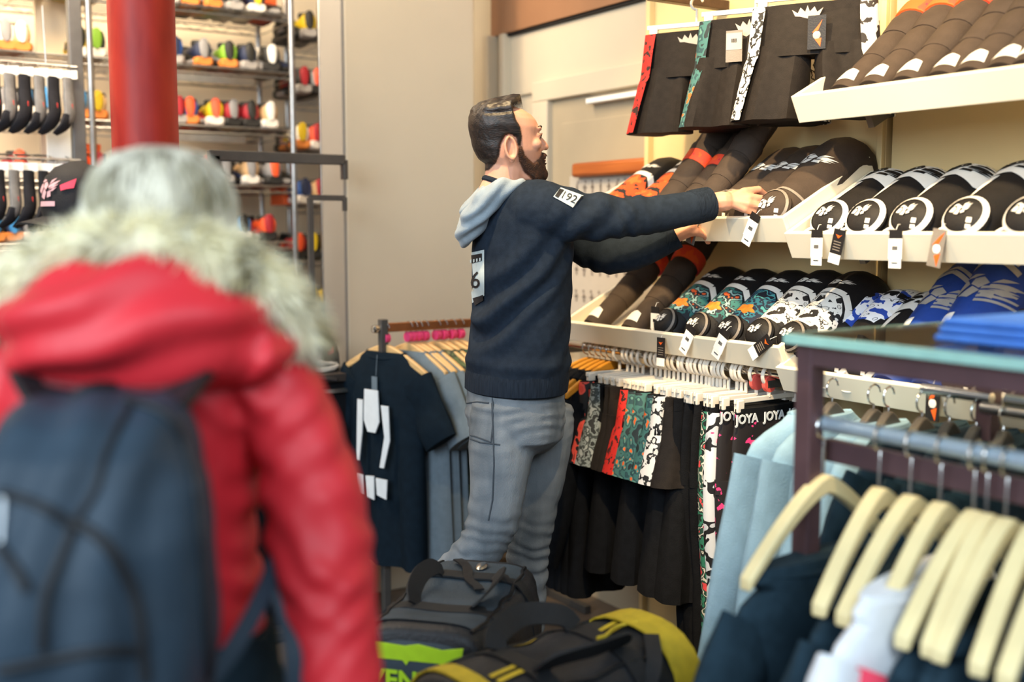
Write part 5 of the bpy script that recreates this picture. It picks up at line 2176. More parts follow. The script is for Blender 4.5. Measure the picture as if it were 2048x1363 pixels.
# right hand: back of the hand to the viewer, fingers closing round the guard's edge
chain([(1400, 411, 2.945), (1430, 404, 2.945), (1448, 402, 2.945)], [.030, .0265, .028])
for kx, ky, kY in ((1490, 383, 2.955), (1497, 395, 2.94), (1496, 407, 2.932), (1489, 417, 2.935)):
    chain([(1432, 403, 2.945), (1462, 401, 2.945), (kx, ky, kY)], [.024, .0185, .0125])
chain([(1490, 383, 2.955), (1517, 379, 2.975), (1529, 389, 2.995), (1525, 400, 3.01)], [.0122, .0106, .0096, .0085])
chain([(1497, 395, 2.94), (1523, 397, 2.955), (1530, 410, 2.975), (1521, 419, 2.99)], [.0125, .0108, .0098, .0085])
chain([(1496, 407, 2.932), (1518, 412, 2.945), (1522, 424, 2.962), (1512, 430, 2.975)], [.0122, .0104, .0094, .0082])
chain([(1489, 417, 2.935), (1507, 424, 2.945), (1508, 433, 2.957), (1499, 436, 2.966)], [.0112, .0094, .0085, .0076])
chain([(1445, 398, 2.965), (1472, 388, 2.985), (1497, 386, 3.0), (1514, 392, 3.012)], [.018, .0135, .0112, .0095])
# left hand, mostly behind the right forearm
chain([(1342, 470, 3.10), (1362, 462, 3.10), (1378, 456, 3.10)], [.030, .026, .026])
for k, (dx, dy, dY) in enumerate(((36, -16, .03), (40, -6, .015), (38, 4, .0), (32, 13, -.01))):
    chain([(1365, 461, 3.10), (1378 + dx * .45, 456 + dy * .6, 3.10 + dY), (1378 + dx, 456 + dy, 3.11 + dY), (1384 + dx, 470 + dy, 3.13 + dY)], [.022, .0125, .0105, .0088])
chain([(1368, 452, 3.12), (1392, 440, 3.14), (1408, 438, 3.15)], [.017, .0125, .010])
# feet
body.tube([L(782, 1300, 2.92), MI @ (G(-.30, 2.93, .12)), MI @ (G(-.16, 2.95, .045))], [.038, .042, .038], 12)
body.tube([L(1048, 1432, 3.06), MI @ (G(.03, 3.06, .06)), MI @ (G(.20, 3.12, .035))], [.038, .042, .034], 12)
bme = remesh(body, .0032, 3, .5)
place_mesh(bme, 'body', skin, man, angle=180)

# eyes, brows, lips
for s in (-1, 1):
    e = MB()
    e.ell(HM @ Vector((.0790, s * .031, .0170)), (.0090, .0100, .0058), 14, 8)
    e.build('eye', eye_w, man)
    e = MB()
    e.ell(HM @ Vector((.0845, s * .0325, .0168)), (.0042, .0062, .0050), 12, 6)
    e.build('iris', eye_d, man)
    e = MB()
    e.tube([HM @ Vector((.0905, s * .020, .0225)), HM @ Vector((.0900, s * .031, .0255)), HM @ Vector((.078, s * .043, .0205))], .0022, 6)
    e.build('upper_lid', skin, man)
    e = MB()
    e.tube([HM @ Vector((.0905, s * .022, .0185)), HM @ Vector((.0895, s * .032, .0205)), HM @ Vector((.0765, s * .0425, .0165))], .0013, 6)
    e.build('lashes', lash_m, man)
    e = MB()
    e.tube([HM @ Vector((.0888, s * .012, .0385)), HM @ Vector((.0868, s * .027, .0435)), HM @ Vector((.0755, s * .044, .0405))], [.003, .0044, .002], 8)
    e.build('eyebrow', brow_m, man)
e = MB()
e.ell(HM @ Vector((.1015, 0, -.0350)), (.0080, .017, .0038), 14, 6)
e.ell(HM @ Vector((.1015, 0, -.0435)), (.0085, .015, .0044), 14, 6)
e.build('lips', lip_m, man)

hair_poly = [(.075, .14), (.050, .086), (.022, .085), (.004, .077), (.012, .054), (.024, .037), (.030, .011), (.028, -.014), (.017, -.014), (.010, .008), (-.014, .010), (-.024, -.010), (-.026, -.040), (-.032, -.060), (-.046, -.078), (-.12, -.092), (-.17, .14)]
beard_poly = [(.018, -.010), (.031, -.010), (.041, -.032), (.066, -.050), (.083, -.037), (.093, -.0185), (.14, -.018), (.14, -.13), (.085, -.112), (.066, -.098), (.040, -.078), (.024, -.054), (.018, -.03)]


def smooth01(x):
    x = np.clip(x, 0, 1)
    return x * x * (3 - 2 * x)


def hair_th(h, sd):
    x, y, z = h[:, 0], h[:, 1], h[:, 2]
    top = smooth01((z - .052) / .03)
    side = .0020 + .0030 * smooth01((z + .07) / .04) + .0060 * smooth01((z - .0) / .05)
    quiff = .019 * top * smooth01((x + .03) / .07) + .008 * top
    st = np.zeros(len(h))
    sel = sd > -.002
    st[sel] = np.array([noise.noise(Vector((p[0] * 18, p[1] * 150, p[2] * 70 + p[0] * 30))) for p in h[sel]])
    part = -.006 * np.exp(-((z - .066 - .10 * (x + .04)) / .0035) ** 2) * (y < 0) * smooth01((x + .07) / .02)
    t = side * (1 - top) + (quiff + .010 * top) + st * (.0012 + .0035 * top) + part
    return np.maximum(.0006, t * smooth01(sd / .009 + .12))


def beard_th(h, sd):
    t = .0065 + .003 * smooth01((-.06 - h[:, 2]) / .03)
    return np.maximum(.0005, t * smooth01(sd / .010 + .10))


shell_from(bme, HI, hair_poly, hair_th, 'hair', hair_dark, man, cond=lambda h: ~((h[:, 0] > -.024) & (h[:, 0] < .02) & (h[:, 2] < .014) & (np.abs(h[:, 1]) > .0735)))
shell_from(bme, HI, beard_poly, beard_th, 'beard', beard_m, man, cond=lambda h: ~((h[:, 0] > .099) & (h[:, 2] > -.0465) & (h[:, 2] < -.033) & (np.abs(h[:, 1]) < .0145)))

# ---- jeans
denim = mat('grey_denim', '565d63', .85, col2='8b9196', scale=7, spec=.15, bump=.35, bscale=500, stretch=(1, 1, .35))
j = MB()


def ering(c, af, al, n=30):
    return [Vector((c.x + af * math.cos(a), c.y + al * math.sin(a), c.z)) for a in [2 * PI * i / n for i in range(n)]]


j.loft([ering(L(1032, 748, 3.0), .128, .168), ering(L(1030, 790, 3.0), .130, .175), ering(L(1029, 830, 3.0), .132, .182), ering(L(1032, 868, 3.0), .120, .17), ering(L(1040, 895, 3.0), .08, .10)])
for leg in (leg_r, leg_l):
    pts = catmull([L(a, b, c) for a, b, c, r in leg], 4)
    rs = list(np.interp(np.linspace(0, 1, len(pts)), np.linspace(0, 1, len(leg)), [r for *_, r in leg]))
    j.tube([pts[0] + Vector((0, 0, .06))] + pts, [rs[0] * .95] + rs, 20)
jme = remesh(j, .006, 3)
kr = L(962, 1095, 2.87)
kl = L(1056, 1100, 3.06)
hpR = L(1010, 830, 2.9)


def jean_fold(co, no):
    n1 = vnoise(co, 9, 3.)
    n2 = vnoise(co, 22, 8.)
    n3 = vnoise(co * np.array([1, 1, 3.]), 9, 5.)
    d = .0018 * n2 + .0025 * n1 + .0035 * n3
    # folds stacked at both knees
    for k, rr in ((kr, .11), (kl, .10)):
        dist = np.sqrt(((co - np.array(k)) ** 2).sum(1))
        m = np.exp(-(dist / rr) ** 2)
        ph = co[:, 2] * 2 * PI / .036 + co[:, 0] * 26 + n1 * 4
        d += m * .0052 * np.sin(ph + n2 * 3) * (.55 + .9 * n1 + .5 * n2)
    # drag lines over the hip and seat
    dist = np.abs(co[:, 2] - hpR.z - .01)
    m = np.exp(-(dist / .10) ** 2)
    d += m * .0022 * (.6 + n2) * np.sin(co[:, 2] * 2 * PI / .034 - co[:, 0] * 20 + n1 * 5)
    # lower leg stacking
    m = smooth01((.55 - co[:, 2]) / .1)
    d += m * .003 * np.sin(co[:, 2] * 2 * PI / .05 + n1 * 5)
    return d


displace(jme, jean_fold)
jeans = place_mesh(jme, 'jeans', denim, man, angle=180)
jb = bvh_of(jeans)
denim_dark = mat('denim_seam', '3f474f', .8, var=.1, bump=.2)
denim_pale = mat('worn_pale_denim', '8e98a0', .8, col2='a3adb3', scale=10, bump=.3, bscale=500, stretch=(1, 1, .3))
for line in ([(985, 778), (1000, 792), (1030, 798), (1058, 790), (1066, 768)], [(928, 806), (955, 803), (984, 806)], [(984, 806), (986, 850), (982, 884), (950, 872), (928, 866)], [(985, 768), (986, 850), (988, 930), (985, 1000), (975, 1050)], [(928, 872), (960, 884), (1010, 890)]):
    pts = []
    for a, b in zip(line[:-1], line[1:]):
        for q in range(5):
            h, n = px_hit(jb, MI, a[0] + (b[0] - a[0]) * q / 5, a[1] + (b[1] - a[1]) * q / 5, .0005)
            if h is not None and (not pts or (h - pts[-1]).length < .08):
                pts.append(h)
    MB().tube(pts, .0022, 6).build('seam', denim_dark, jeans)
wb = MB().loft([ering(L(1032, 752, 3.0), .133, .172), ering(L(1031, 775, 3.0), .135, .177)], cap=False)
wb.build('waistband', denim, jeans)

# ---- shoes
shoe_dark = mat('dark_leather_shoe', '2a2624', .5, var=.1)
MB().tube([MI @ G(-.33, 2.925, .14), MI @ G(-.29, 2.93, .10), MI @ G(-.20, 2.945, .05), MI @ G(-.12, 2.96, .04)], [.045, .052, .052, .03], 14, flat=.85).build('shoe', shoe_dark, man)
MB().tube([MI @ G(.0, 3.05, .05), MI @ G(.05, 3.06, .055), MI @ G(.16, 3.10, .045), MI @ G(.25, 3.14, .035)], [.044, .052, .052, .028], 14, flat=.85).build('shoe', shoe_dark, man)

# ---- sweatshirt
navy_fleece = mat('navy_fleece', '212a36', .9, var=.14, scale=60, bump=.35, bscale=700, spec=.12)
print_fleece = pattern('palm_printed_sleeve', [(0, '131419'), (.50, '131419'), (.535, '9a8a80'), (.60, '9a8a80'), (.62, '131419')], 11, detail=1, distort=.6, stretch=(2.2, 1, .7))
sw = MB()
tor = [(388, 1022, .060, .085), (398, 1032, .085, .140), (414, 1040, .110, .185), (440, 1045, .124, .205), (500, 1043, .130, .200), (560, 1042, .128, .190), (620, 1041, .128, .186), (690, 1037, .131, .186), (735, 1034, .135, .188), (772, 1031, .132, .184)]
sw.loft([ering(L(cx, y, 3.0), af, al, 36) for y, cx, af, al in tor])
pts = catmull([L(a, b, c) for a, b, c, r in arm_r], 4)
rs = list(np.interp(np.linspace(0, 1, len(pts)), np.linspace(0, 1, len(arm_r)), [r for *_, r in arm_r]))
sw.tube([L(1050, 425, 2.93)] + pts, [.085] + rs, 22)
pts2 = catmull([L(a, b, c) for a, b, c, r in arm_l], 4)
rs2 = list(np.interp(np.linspace(0, 1, len(pts2)), np.linspace(0, 1, len(arm_l)), [r for *_, r in arm_l]))
sw.tube([L(1060, 440, 3.06)] + pts2, [.085] + rs2, 22)
sme = remesh(sw, .006, 4, .55)
A1, A2 = np.array(L(1112, 486, 2.88)), np.array(L(955, 640, 2.92))
ax_arm = np.array(L(1410, 409, 2.95) - L(1082, 420, 2.86))
ax_arm /= np.linalg.norm(ax_arm)
sh_r = np.array(L(1082, 420, 2.86))
ct = np.array(L(1040, 600, 3.0))


def sweat_fold(co, no):
    n1 = vnoise(co, 7, 1.)
    n2 = vnoise(co, 18, 5.)
    d = .0025 * n1 + .0012 * n2
    # long diagonal folds from the armpit to the small of the back
    ab = (A2 - A1)
    t = np.clip(((co - A1) @ ab) / (ab @ ab), 0, 1)
    off = co - A1 - t[:, None] * ab
    k = np.array([.74, 0, -.67])
    s = off @ k
    m = np.exp(-(s / .075) ** 2) * smooth01((-co[:, 1] + .05) / .1)
    d += m * .016 * np.cos(s * 2 * PI / .066 + n1 * 1.6) * (.35 + .65 * t)
    # second bundle low at the front pocket
    p2 = np.array(L(1105, 690, 2.93))
    dist = np.sqrt(((co - p2) ** 2).sum(1))
    d += np.exp(-(dist / .09) ** 2) * .005 * np.cos((co[:, 0] * .75 - co[:, 2] * .66) * 2 * PI / .05 + n1 * 2)
    # sleeve rings
    u = (co - sh_r) @ ax_arm
    onarm = smooth01((u - .04) / .05) * (co[:, 2] > 1.36 - .1)
    d += onarm * np.exp(-((u - .17) / .13) ** 2) * .0034 * (.5 + 1.2 * n2) * np.sin(u * 2 * PI / .05 + co[:, 2] * 34 + n1 * 6)
    # bottom blousing over the rib
    zz = L(1034, 728, 3.0).z
    d += .006 * np.exp(-((co[:, 2] - zz - .012) / .016) ** 2) * (u < .1)
    return d


displace(sme, sweat_fold)
sweat = place_mesh(sme, 'sweatshirt', [navy_fleece, print_fleece], man, angle=180)
lw = [L(a, b, c) for a, b, c, r in arm_l]
mi = []
co, no = co_no(sme)
for p in sme.polygons:
    c = p.center
    mi.append(1 if (c.y > lw[0].y - .045 and c.x > lw[0].x + .055) else 0)
sme.polygons.foreach_set('material_index', mi)
rib = mat('navy_rib', '1e2631', .9, var=.2, scale=150, bump=.6, bscale=250, stretch=(1, 1, .1), spec=.12)
MB().loft([ering(L(1034, 738, 3.0), .134, .187, 40), ering(L(1033, 750, 3.0), .138, .190, 40), ering(L(1031, 776, 3.0), .136, .188, 40), ering(L(1031, 779, 3.0), .130, .182, 40)], cap=False).build('hem_band', rib, sweat)
cd = (pts[-1] - pts[-3]).normalized()
MB().tube([pts[-1] - cd * .045, pts[-1] - cd * .03, pts[-1] + cd * .012], [.0455, .0468, .0455], 22).build('cuff', rib, sweat)
cd = (pts2[-1] - pts2[-3]).normalized()
MB().tube([pts2[-1] - cd * .045, pts2[-1] + cd * .015], [.0465, .0455], 22).build('cuff', rib, sweat)
col_pts = [HM @ Vector((.006 + .060 * math.cos(a), .064 * math.sin(a), -.122 - .026 * math.cos(a))) for a in [2 * PI * i / 26 for i in range(26)]]
MB().tube(col_pts, .008, 8, closed=True).build('collar', rib, sweat)

# prints on the back and the sleeve
sb = bvh_of(sweat)
ink = mat('off_white_ink', 'b9c4c4', .7, var=.08, scale=40, bump=.1)
surf_patch(sb, MI, [(938, 506), (970, 499), (970, 590), (946, 606)], 5, 9).build('back_patch', ink, sweat)
bp = surf_patch(sb, MI, [(940, 511), (966, 506), (966, 521), (941, 528)], 5, 3, .004)
bp.build('print_bar', black_print, sweat)
for k in range(4):
    surf_patch(sb, MI, [(944 + 6 * k, 519 - 1.2 * k), (947 + 6 * k, 518.5 - 1.2 * k), (947 + 6 * k, 525 - 1.2 * k), (944 + 6 * k, 526 - 1.2 * k)], 1, 1, .0055).build('print_letter', ink, sweat)
surf_text(sb, MI, '6', (953, 561), (.9, -.05), (.05, -1), 46, black_print, sweat)
surf_patch(sb, MI, [(948, 596), (968, 588), (969, 600), (952, 612)], 4, 2, .004).build('print_bar', black_print, sweat)
surf_patch(sb, MI, [(1121, 376), (1166, 392), (1145, 415), (1106, 394)], 7, 5).build('sleeve_patch', ink, sweat)
surf_patch(sb, MI, [(1119, 379), (1128, 382), (1116, 397), (1109, 393)], 2, 3, .004).build('print_bar', black_print, sweat)
surf_patch(sb, MI, [(1153, 404), (1162, 393), (1165, 394), (1146, 413)], 2, 3, .004).build('print_bar', black_print, sweat)
surf_text(sb, MI, '192', (1137, 396), (.92, .36), (.5, -.85), 22, black_print, sweat)

# grey hood lying on the shoulders
hood_m = mat('heather_grey_hood', '8f9ca5', .9, var=.08, scale=40, bump=.35, bscale=500, sheen=.3)
hd = MB()
hp = catmull([L(1062, 374, 2.90), L(1030, 372, 2.88), L(998, 380, 2.87), L(972, 402, 2.88), L(949, 438, 2.91), L(932, 468, 2.95), L(927, 482, 3.0)], 4)
hr = list(np.interp(np.linspace(0, 1, len(hp)), np.linspace(0, 1, 7), [.012, .020, .028, .036, .036, .028, .016]))
hd.tube(hp, hr, 16)
hp2 = catmull([L(1058, 378, 3.06), L(1020, 374, 3.12), L(985, 384, 3.14), L(962, 410, 3.12), L(945, 440, 3.08), L(932, 470, 3.02)], 4)
hr2 = list(np.interp(np.linspace(0, 1, len(hp2)), np.linspace(0, 1, 6), [.012, .022, .032, .036, .036, .024]))
hd.tube(hp2, hr2, 16)
hd.tube([L(985, 392, 2.93), L(955, 425, 2.99), L(935, 465, 3.0)], [.04, .05, .030], 16)
hd.tube([L(985, 392, 3.05), L(955, 425, 3.02), L(935, 465, 3.0)], [.04, .05, .030], 16)
hme = remesh(hd, .005, 4)
displace(hme, lambda co, no: .004 * np.sin((co[:, 0] * .7 + co[:, 2] * .7) * 0 + (co[:, 0] * .72 - co[:, 2] * .69) * 2 * PI / .034 + vnoise(co, 10) * 3) + .002 * vnoise(co, 25))
place_mesh(hme, 'hood', hood_m, sweat, angle=180)

# ================================================================== the woman
WA_ = rad(92) - TH
wb0 = G(-.485, 1.42)
wom = thing('person', 'woman with blonde hair in a red parka seen from behind', 'person', (wb0.x, wb0.y, 0), WA_)
WM = Matrix.Translation(wb0) @ Matrix.Rotation(WA_, 4, 'Z')
WI = WM.inverted()


def Lw(px, py, Y):
    return WI @ P(px, py, Y)


HW = Matrix.Translation(Lw(333, 452, 1.46)) @ Matrix.Rotation(rad(-12), 4, 'Z') @ Matrix.Scale(.95, 4)
HWI = HW.inverted()
wbdy = MB()
head_volumes(wbdy, HW @ Matrix.Scale(.94, 4), .94, .5)
wbdy.tube([HW @ Vector((0, 0, -.05)), HW @ Vector((-.01, 0, -.16))], [.05, .058], 16)
wch = Lw(270, 800, 1.42)
wpe = Vector((0, 0, .86))
wbdy.tube([HW @ Vector((-.01, 0, -.14)), wch, (wch + wpe) / 2, wpe], [.06, .10, .10, .11], 16)
arm_w = [(545, 775, 1.41, .066), (600, 890, 1.39, .058), (634, 1040, 1.37, .063), (645, 1150, 1.35, .066), (668, 1290, 1.32, .060), (690, 1420, 1.29, .052), (700, 1500, 1.28, .046)]
arm_w2 = [(5, 790, 1.41, .066), (-60, 900, 1.40, .060), (-95, 1040, 1.40, .063), (-110, 1180, 1.41, .062), (-118, 1320, 1.42, .056), (-120, 1500, 1.43, .046)]
for arm in (arm_w, arm_w2):
    q = [Lw(a, b, c) for a, b, c, r in arm]
    wbdy.tube([wch] + q, [.06] + [r * .6 for *_, r in arm], 12)
    d = (q[-1] - q[-2]).normalized()
    hb = q[-1]
    wbdy.tube([hb, hb + d * .05, hb + d * .10], [.028, .036, .034], 12, flat=.6)
    for k in range(4):
        s0 = hb + d * .095 + Vector((-.024 + .016 * k, 0, 0))
        wbdy.tube([s0, s0 + d * .035 + Vector((.0, .004, 0)), s0 + d * (.062 - .006 * abs(k - 1.5)) + Vector((.004, .014, 0))], [.0095, .009, .0075], 8)
    wbdy.tube([hb + d * .04 + Vector((.03, 0, 0)), hb + d * .075 + Vector((.046, .01, 0)), hb + d * .10 + Vector((.046, .02, 0))], [.013, .011, .009], 8)
for s in (-1, 1):
    wbdy.tube([wpe, Vector((0, s * .09, .78)), Vector((.01, s * .095, .45)), Vector((0, s * .095, .08)), Vector((.12, s * .10, .035))], [.10, .085, .058, .042, .036], 14)
wme = remesh(wbdy, .004, 3)
place_mesh(wme, 'body', skin, wom, angle=180)

# hair
blonde = mat('ash_blonde_hair', '6b634d', .38, col2='ddd6c2', scale=26, bump=.8, bscale=60, stretch=(2.2, 2.2, .16))
hb_ = MB()
hb_.X = HW
rings = []
for z, rf, rb, ry, xo in ((.110, .004, .004, .004, -.01), (.107, .03, .035, .034, -.012), (.098, .055, .06, .062, -.012), (.080, .072, .083, .083, -.012), (.055, .080, .096, .094, -.012), (.025, .070, .102, .099, -.012), (-.01, .040, .104, .099, -.012), (-.05, .02, .101, .096, -.012), (-.09, .01, .094, .088, -.014), (-.13, .005, .086, .082, -.016)):
    ring = []
    for k in range(72):
        a = 2 * PI * k / 72
        c, s = math.cos(a), math.sin(a)
        q = 1 + .016 * math.sin(13 * a + 2 * math.sin(3 * a)) * min(1, (.11 - z) * 14) + .008 * math.sin(29 * a + 5)
        ring.append(Vector((xo + (rf if c > 0 else rb) * c * q, ry * s * q, z)))
    rings.append(ring)
hb_.loft(rings)
hb_.build('hair', blonde, wom, angle=180)
hs = MB()
hs.X = HW
rnd = random.Random(5)
for k in range(150):
    a = PI + rnd.uniform(-1.75, 1.75)
    z0 = rnd.uniform(.03, .104)
    r0 = lerp_list([-.13, .025, .055, .08, .098, .11], [.1, .102, .097, .084, .062, .02], z0)
    pp = []
    for t in range(7):
        z = z0 - .17 * t / 6
        r = lerp_list([-.13, -.05, .025, .055, .08, .098, .11], [.086, .099, .103, .097, .084, .062, .02], z) + .003
        aa = a + .10 * math.sin(t * .9 + k)
        pp.append(Vector((-.012 + r * math.cos(aa), r * .97 * math.sin(aa), z)))
    hs.tube(pp, [.0015, .0028, .0032, .0032, .003, .0026, .0012], 5)
o = hs.build('hair_strands', mat('pale_hair_strand', '8f876c', .38, col2='e4ddc8', scale=14, bump=0), wom)
o['kind'] = 'stuff'

# parka
parka = mat('red_parka_shell', 'd02a34', .5, var=.08, scale=8, bump=.25, bscale=30)
pk = MB()


def wring(px, py, Y, af, al, n=34):
    c = Lw(px, py, Y)
    return [Vector((c.x + af * math.cos(a), c.y + al * math.sin(a), c.z)) for a in [2 * PI * i / n for i in range(n)]]


pk.loft([wring(300, 590, 1.44, .07, .085), wring(292, 650, 1.44, .10, .135), wring(285, 710, 1.43, .120, .175), wring(280, 780, 1.43, .132, .192), wring(268, 900, 1.43, .135, .172), wring(262, 1050, 1.43, .132, .164), wring(264, 1200, 1.43, .135, .172), wring(272, 1400, 1.43, .145, .20), wring(272, 1600, 1.43, .15, .21), wring(272, 1760, 1.43, .15, .212)])
for arm in (arm_w, arm_w2):
    q = catmull([Lw(a, b, c) for a, b, c, r in arm], 4)
    rr = list(np.interp(np.linspace(0, 1, len(q)), np.linspace(0, 1, len(arm)), [r for *_, r in arm]))
    pk.tube([Lw(280 + (200 if arm is arm_w else -190), 745, 1.43)] + q, [.072] + rr, 22)
pme = remesh(pk, .0065, 4, .55)
els = [np.array(Lw(600, 940, 1.39)), np.array(Lw(640, 1170, 1.35)), np.array(Lw(660, 1290, 1.32))]


def parka_fold(co, no):
    n1 = vnoise(co, 6, 2.)
    n2 = vnoise(co, 14, 4.)
    d = .005 * n1 + .003 * n2
    for c, rr, dr in ((els[0], .09, 1), (els[1], .10, -1), (els[2], .09, 1)):
        dist = np.sqrt(((co - c) ** 2).sum(1))
        d += np.exp(-(dist / rr) ** 2) * .0058 * np.sin((co[:, 2] + dr * .8 * co[:, 1]) * 2 * PI / .066 + n1 * 7 + n2 * 2) * (.5 + .9 * n2 + .6 * n1)
    # side of the back: short drag folds
    m = np.exp(-((co[:, 1] + .15) / .05) ** 2)
    d += m * .005 * (.6 + n2) * np.sin((co[:, 2] - .8 * co[:, 1]) * 2 * PI / .06 + n1 * 4)
    return d


displace(pme, parka_fold)
parka_o = place_mesh(pme, 'parka', parka, wom, angle=180)
# hood pouch
ph_ = MB()
ph_.ell(Lw(262, 650, 1.315), (.085, .152, .086), 30, 18)
ph_.ell(Lw(150, 690, 1.33), (.07, .085, .060), 20, 12)
ph_.ell(Lw(390, 655, 1.34), (.07, .10, .075), 20, 12)
ph_.tube([Lw(470, 690, 1.33), Lw(520, 690, 1.37), Lw(570, 700, 1.42)], [.055, .05, .03], 16)
ph_.tube([Lw(60, 720, 1.34), Lw(50, 640, 1.36), Lw(60, 590, 1.40)], [.03, .04, .03], 16)
phm = remesh(ph_, .006, 5, .6)
displace(phm, lambda co, no: .006 * np.sin((co[:, 2] + .35 * co[:, 1] + .02 * vnoise(co, 7)) * 2 * PI / .068 + vnoise(co, 6, 3.) * 2.5) + .005 * vnoise(co, 9, 7.))
place_mesh(phm, 'hood', parka, parka_o, angle=180)
# piping under the hood
MB().tube(catmull([Lw(590, 712, 1.40), Lw(500, 705, 1.325), Lw(430, 740, 1.285), Lw(340, 772, 1.268), Lw(200, 776, 1.265), Lw(90, 765, 1.28)], 5), .006, 8).build('hood_seam', mat('dark_red_seam', '6a0d16', .6, var=.1), parka_o)
# sleeve seam along the back of the arm
# fur trim: a thick roll with tufts
fur_core = mat('fur_under_wool', 'ddd6bb', .9, var=.2, scale=30, bump=.5)
fa = [Lw(-10, 690, 1.44), Lw(12, 640, 1.42), Lw(50, 572, 1.39), Lw(130, 520, 1.36), Lw(215, 500, 1.34), Lw(310, 490, 1.33), Lw(400, 512, 1.34), Lw(470, 545, 1.35), Lw(530, 590, 1.37), Lw(575, 645, 1.40), Lw(590, 690, 1.43)]
fc_ = catmull(fa, 6)
fr_ = list(np.interp(np.linspace(0, 1, len(fc_)), [0, .1, .3, .5, .7, .9, 1], [.026, .032, .034, .031, .036, .036, .028]))
fur = MB().tube(fc_, fr_, 16).build('fur_trim', fur_core, parka_o)
tuft_m = [mat('fur_cream', 'fbf3d4', .7, var=.05, bump=0), mat('fur_pale_grey', 'e9e4cc', .7, var=.05, bump=0), mat('fur_ochre', 'e0d3a4', .7, var=.05, bump=0), mat('fur_dark', '8d8468', .8, var=.1, bump=0)]
ft = MB()
rnd = random.Random(3)
for k in range(9000):
    t = rnd.random() * (len(fc_) - 1.001)
    i = int(t)
    p = fc_[i].lerp(fc_[i + 1], t - i)
    tg = (fc_[i + 1] - fc_[i]).normalized()
    r = fr_[i]
    a = rnd.random() * 2 * PI
    u = tg.cross(Vector((1, 0, .2))).normalized()
    v = tg.cross(u)
    o = (u * math.cos(a) + v * math.sin(a))
    n3 = noise.noise(p * 28 + o * .8)
    dirv = (o + tg * rnd.uniform(-.5, .5) + Vector((rnd.uniform(-.3, .3), n3 * 1.0, -.25 + rnd.uniform(-.3, .3)))).normalized()
    base = p + o * r * .86
    ln = rnd.uniform(.016, .040)
    w = rnd.uniform(.0011, .0022)
    s1 = dirv.cross(Vector((.3, .5, .8))).normalized() * w
    s2 = dirv.cross(s1).normalized() * w
    mid = base + dirv * ln * .55 + Vector((0, 0, -.003))
    tip = base + dirv * ln + Vector((0, 0, -.009))
    c = noise.noise(p * 22 + Vector((4, 1, 7)) + o * .5) + rnd.uniform(-.25, .25)
    ft.cur = 0 if c > -.02 else (1 if c > -.28 else (2 if c > -.42 else 3))
    ft.add([base + s1, base - s1 * .5 + s2, base - s1 * .5 - s2, mid + s1 * .8, mid - s1 * .4 + s2 * .8, mid - s1 * .4 - s2 * .8, tip],
           [(0, 1, 4, 3), (1, 2, 5, 4), (2, 0, 3, 5), (3, 4, 6), (4, 5, 6), (5, 3, 6)])
o = ft.build('fur_hairs', tuft_m, fur)
o['kind'] = 'stuff'
# trousers and boots out of the frame
tr = MB()
tr.loft([ering(Vector((0, 0, .92)), .11, .17), ering(Vector((0, 0, .78)), .12, .18), ering(Vector((0, 0, .74)), .08, .12)])
for s in (-1, 1):
    tr.tube([Vector((0, s * .09, .85)), Vector((0, s * .092, .75)), Vector((.01, s * .095, .45)), Vector((0, s * .095, .12))], [.09, .092, .068, .058], 16)
place_mesh(remesh(tr, .008, 3), 'trousers', cl_navy, wom, angle=180)
for s in (-1, 1):
    MB().tube([Vector((-.05, s * .097, .05)), Vector((0, s * .097, .06)), Vector((.10, s * .10, .05)), Vector((.18, s * .10, .035))], [.042, .05, .046, .026], 14).build('boot', shoe_dark, wom)

# ---- backpack (worn, so a thing of its own)
pack_m = mat('slate_navy_pack_cloth', '2a3946', .55, var=.12, scale=12, bump=.3, bscale=260, spec=.25)
pack_d = mat('black_pack_trim', '15171b', .6, var=.1, bump=.2)
bk = thing('backpack', 'dark navy backpack worn over the red parka', 'backpack', (wb0.x, wb0.y, 0), WA_)
pk_c = [(775, 212, 1.235, .040, .045), (790, 208, 1.225, .065, .072), (830, 202, 1.21, .088, .096), (890, 196, 1.195, .104, .114), (960, 188, 1.185, .114, .127), (1050, 184, 1.175, .122, .131), (1200, 186, 1.17, .128, .133), (1400, 188, 1.17, .130, .135), (1600, 190, 1.175, .125, .13), (1720, 190, 1.19, .09, .11)]


def prring(px, py, Y, af, al, n=40):
    c = Lw(px, py, Y)
    out = []
    for i in range(n):
        a = 2 * PI * i / n
        cs, sn = math.cos(a), math.sin(a)
        k = (abs(cs) ** 2.8 + abs(sn) ** 2.8) ** (-1 / 2.8)
        out.append(Vector((c.x + af * cs * k * (.55 if cs > 0 else 1), c.y + al * sn * k, c.z)))
    return out


pb_ = MB()
pb_.loft([prring(px, py, Y, af, al) for py, px, Y, af, al in pk_c])
pb_.ell(Lw(120, 1330, 1.09), (.06, .115, .17), 26, 16)
pbm = remesh(pb_, .006, 4, .55)
displace(pbm, lambda co, no: .004 * vnoise(co, 7, 2.) + .0045 * np.sin((co[:, 1] + .25 * co[:, 2]) * 2 * PI / .085 + vnoise(co, 5) * 4) + .002 * vnoise(co, 20))
bag_o = place_mesh(pbm, 'pack_body', pack_m, bk, angle=180)
bb_ = bvh_of(bag_o)


def pack_line(line, r, m, name='piping'):
    pts = []
    for q in catmull([Vector((a, b, 0)) for a, b in line], 8):
        h, n = px_hit(bb_, WI, q.x, q.y, r * .4)
        if h is not None and (not pts or (h - pts[-1]).length < .06):
            pts.append(h)
    if len(pts) > 2:
        MB().tube(pts, r, 8).build(name, m, bk)


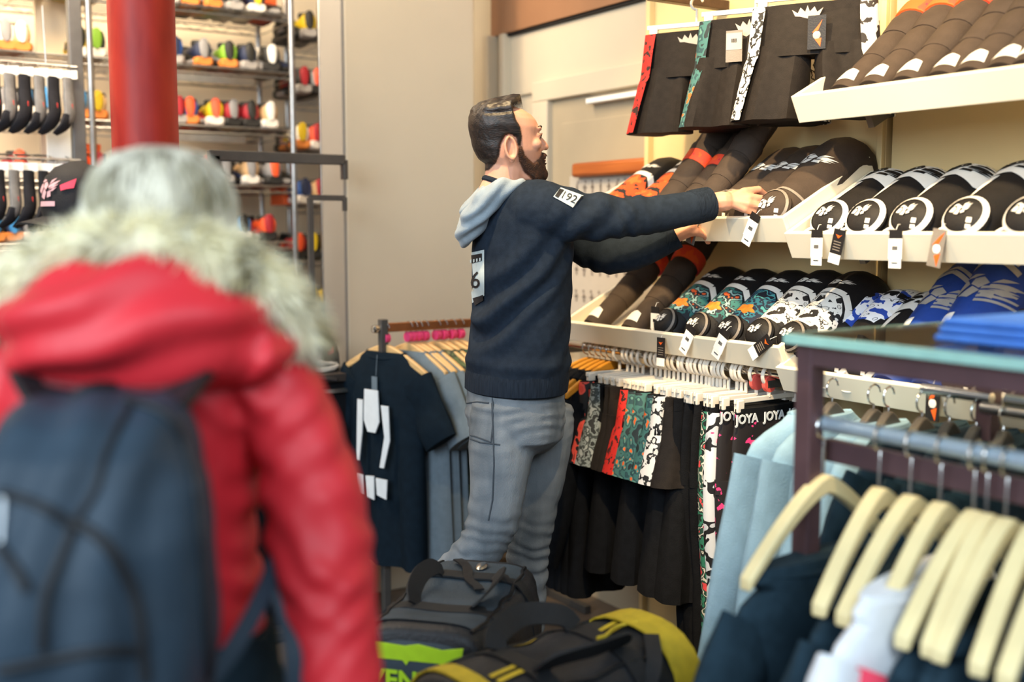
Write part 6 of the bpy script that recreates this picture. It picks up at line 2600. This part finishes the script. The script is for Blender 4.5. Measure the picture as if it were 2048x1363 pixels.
pack_line([(0, 985), (70, 1005), (130, 1040), (145, 1062)], .005, pack_d)
pack_line([(145, 1040), (200, 1075), (245, 1140), (275, 1220), (290, 1362)], .0055, pack_d)
pack_line([(145, 1062), (120, 1120), (90, 1200), (85, 1300)], .005, pack_d)
pack_line([(0, 1090), (30, 1130), (55, 1180)], .005, pack_d)
pack_line([(0, 1338), (100, 1318), (200, 1300), (270, 1300)], .005, pack_d, 'zip')
pack_line([(260, 815), (215, 900), (190, 985), (150, 1040)], .004, pack_d, 'seam')
pack_line([(250, 800), (330, 830), (372, 900), (395, 1000), (405, 1150), (415, 1350)], .005, pack_d)
pp = surf_patch(bb_, WI, [(0, 988), (10, 995), (8, 1080), (0, 1085)], 2, 6, .004)
pp.build('white_emblem', mat('white_pack_print', 'dfe6ea', .5, var=.03, bump=0), bk)
# haul loop and shoulder straps
MB().band(catmull([Lw(235, 790, 1.235), Lw(190, 790, 1.20), Lw(160, 815, 1.185), Lw(180, 865, 1.175)], 5), .03, .006, up=(-1, 0, .3)).build('haul_loop', pack_d, bk)
MB().band(catmull([Lw(330, 820, 1.22), Lw(395, 740, 1.30), Lw(440, 690, 1.40), Lw(440, 700, 1.50), Lw(430, 800, 1.585), Lw(430, 1000, 1.60)], 5), .055, .012, up=lambda i: (0, .25, 1)).build('shoulder_strap', pack_d, bk)
MB().band(catmull([Lw(120, 830, 1.22), Lw(70, 750, 1.30), Lw(60, 690, 1.40), Lw(70, 700, 1.50), Lw(80, 800, 1.585), Lw(90, 1000, 1.60)], 5), .055, .012, up=lambda i: (0, -.25, 1)).build('shoulder_strap', pack_d, bk)
MB().band(catmull([Lw(410, 1370, 1.19), Lw(470, 1290, 1.22), Lw(520, 1200, 1.27), Lw(553, 1120, 1.33)], 5), .022, .004, up=(-1, -.4, 0)).build('lower_strap', pack_m, bk)
MB().band(catmull([Lw(548, 1120, 1.325), Lw(570, 1210, 1.30), Lw(590, 1300, 1.27), Lw(592, 1400, 1.255)], 5), .026, .004, up=(-1, -.4, 0)).build('lower_strap', pack_m, bk)
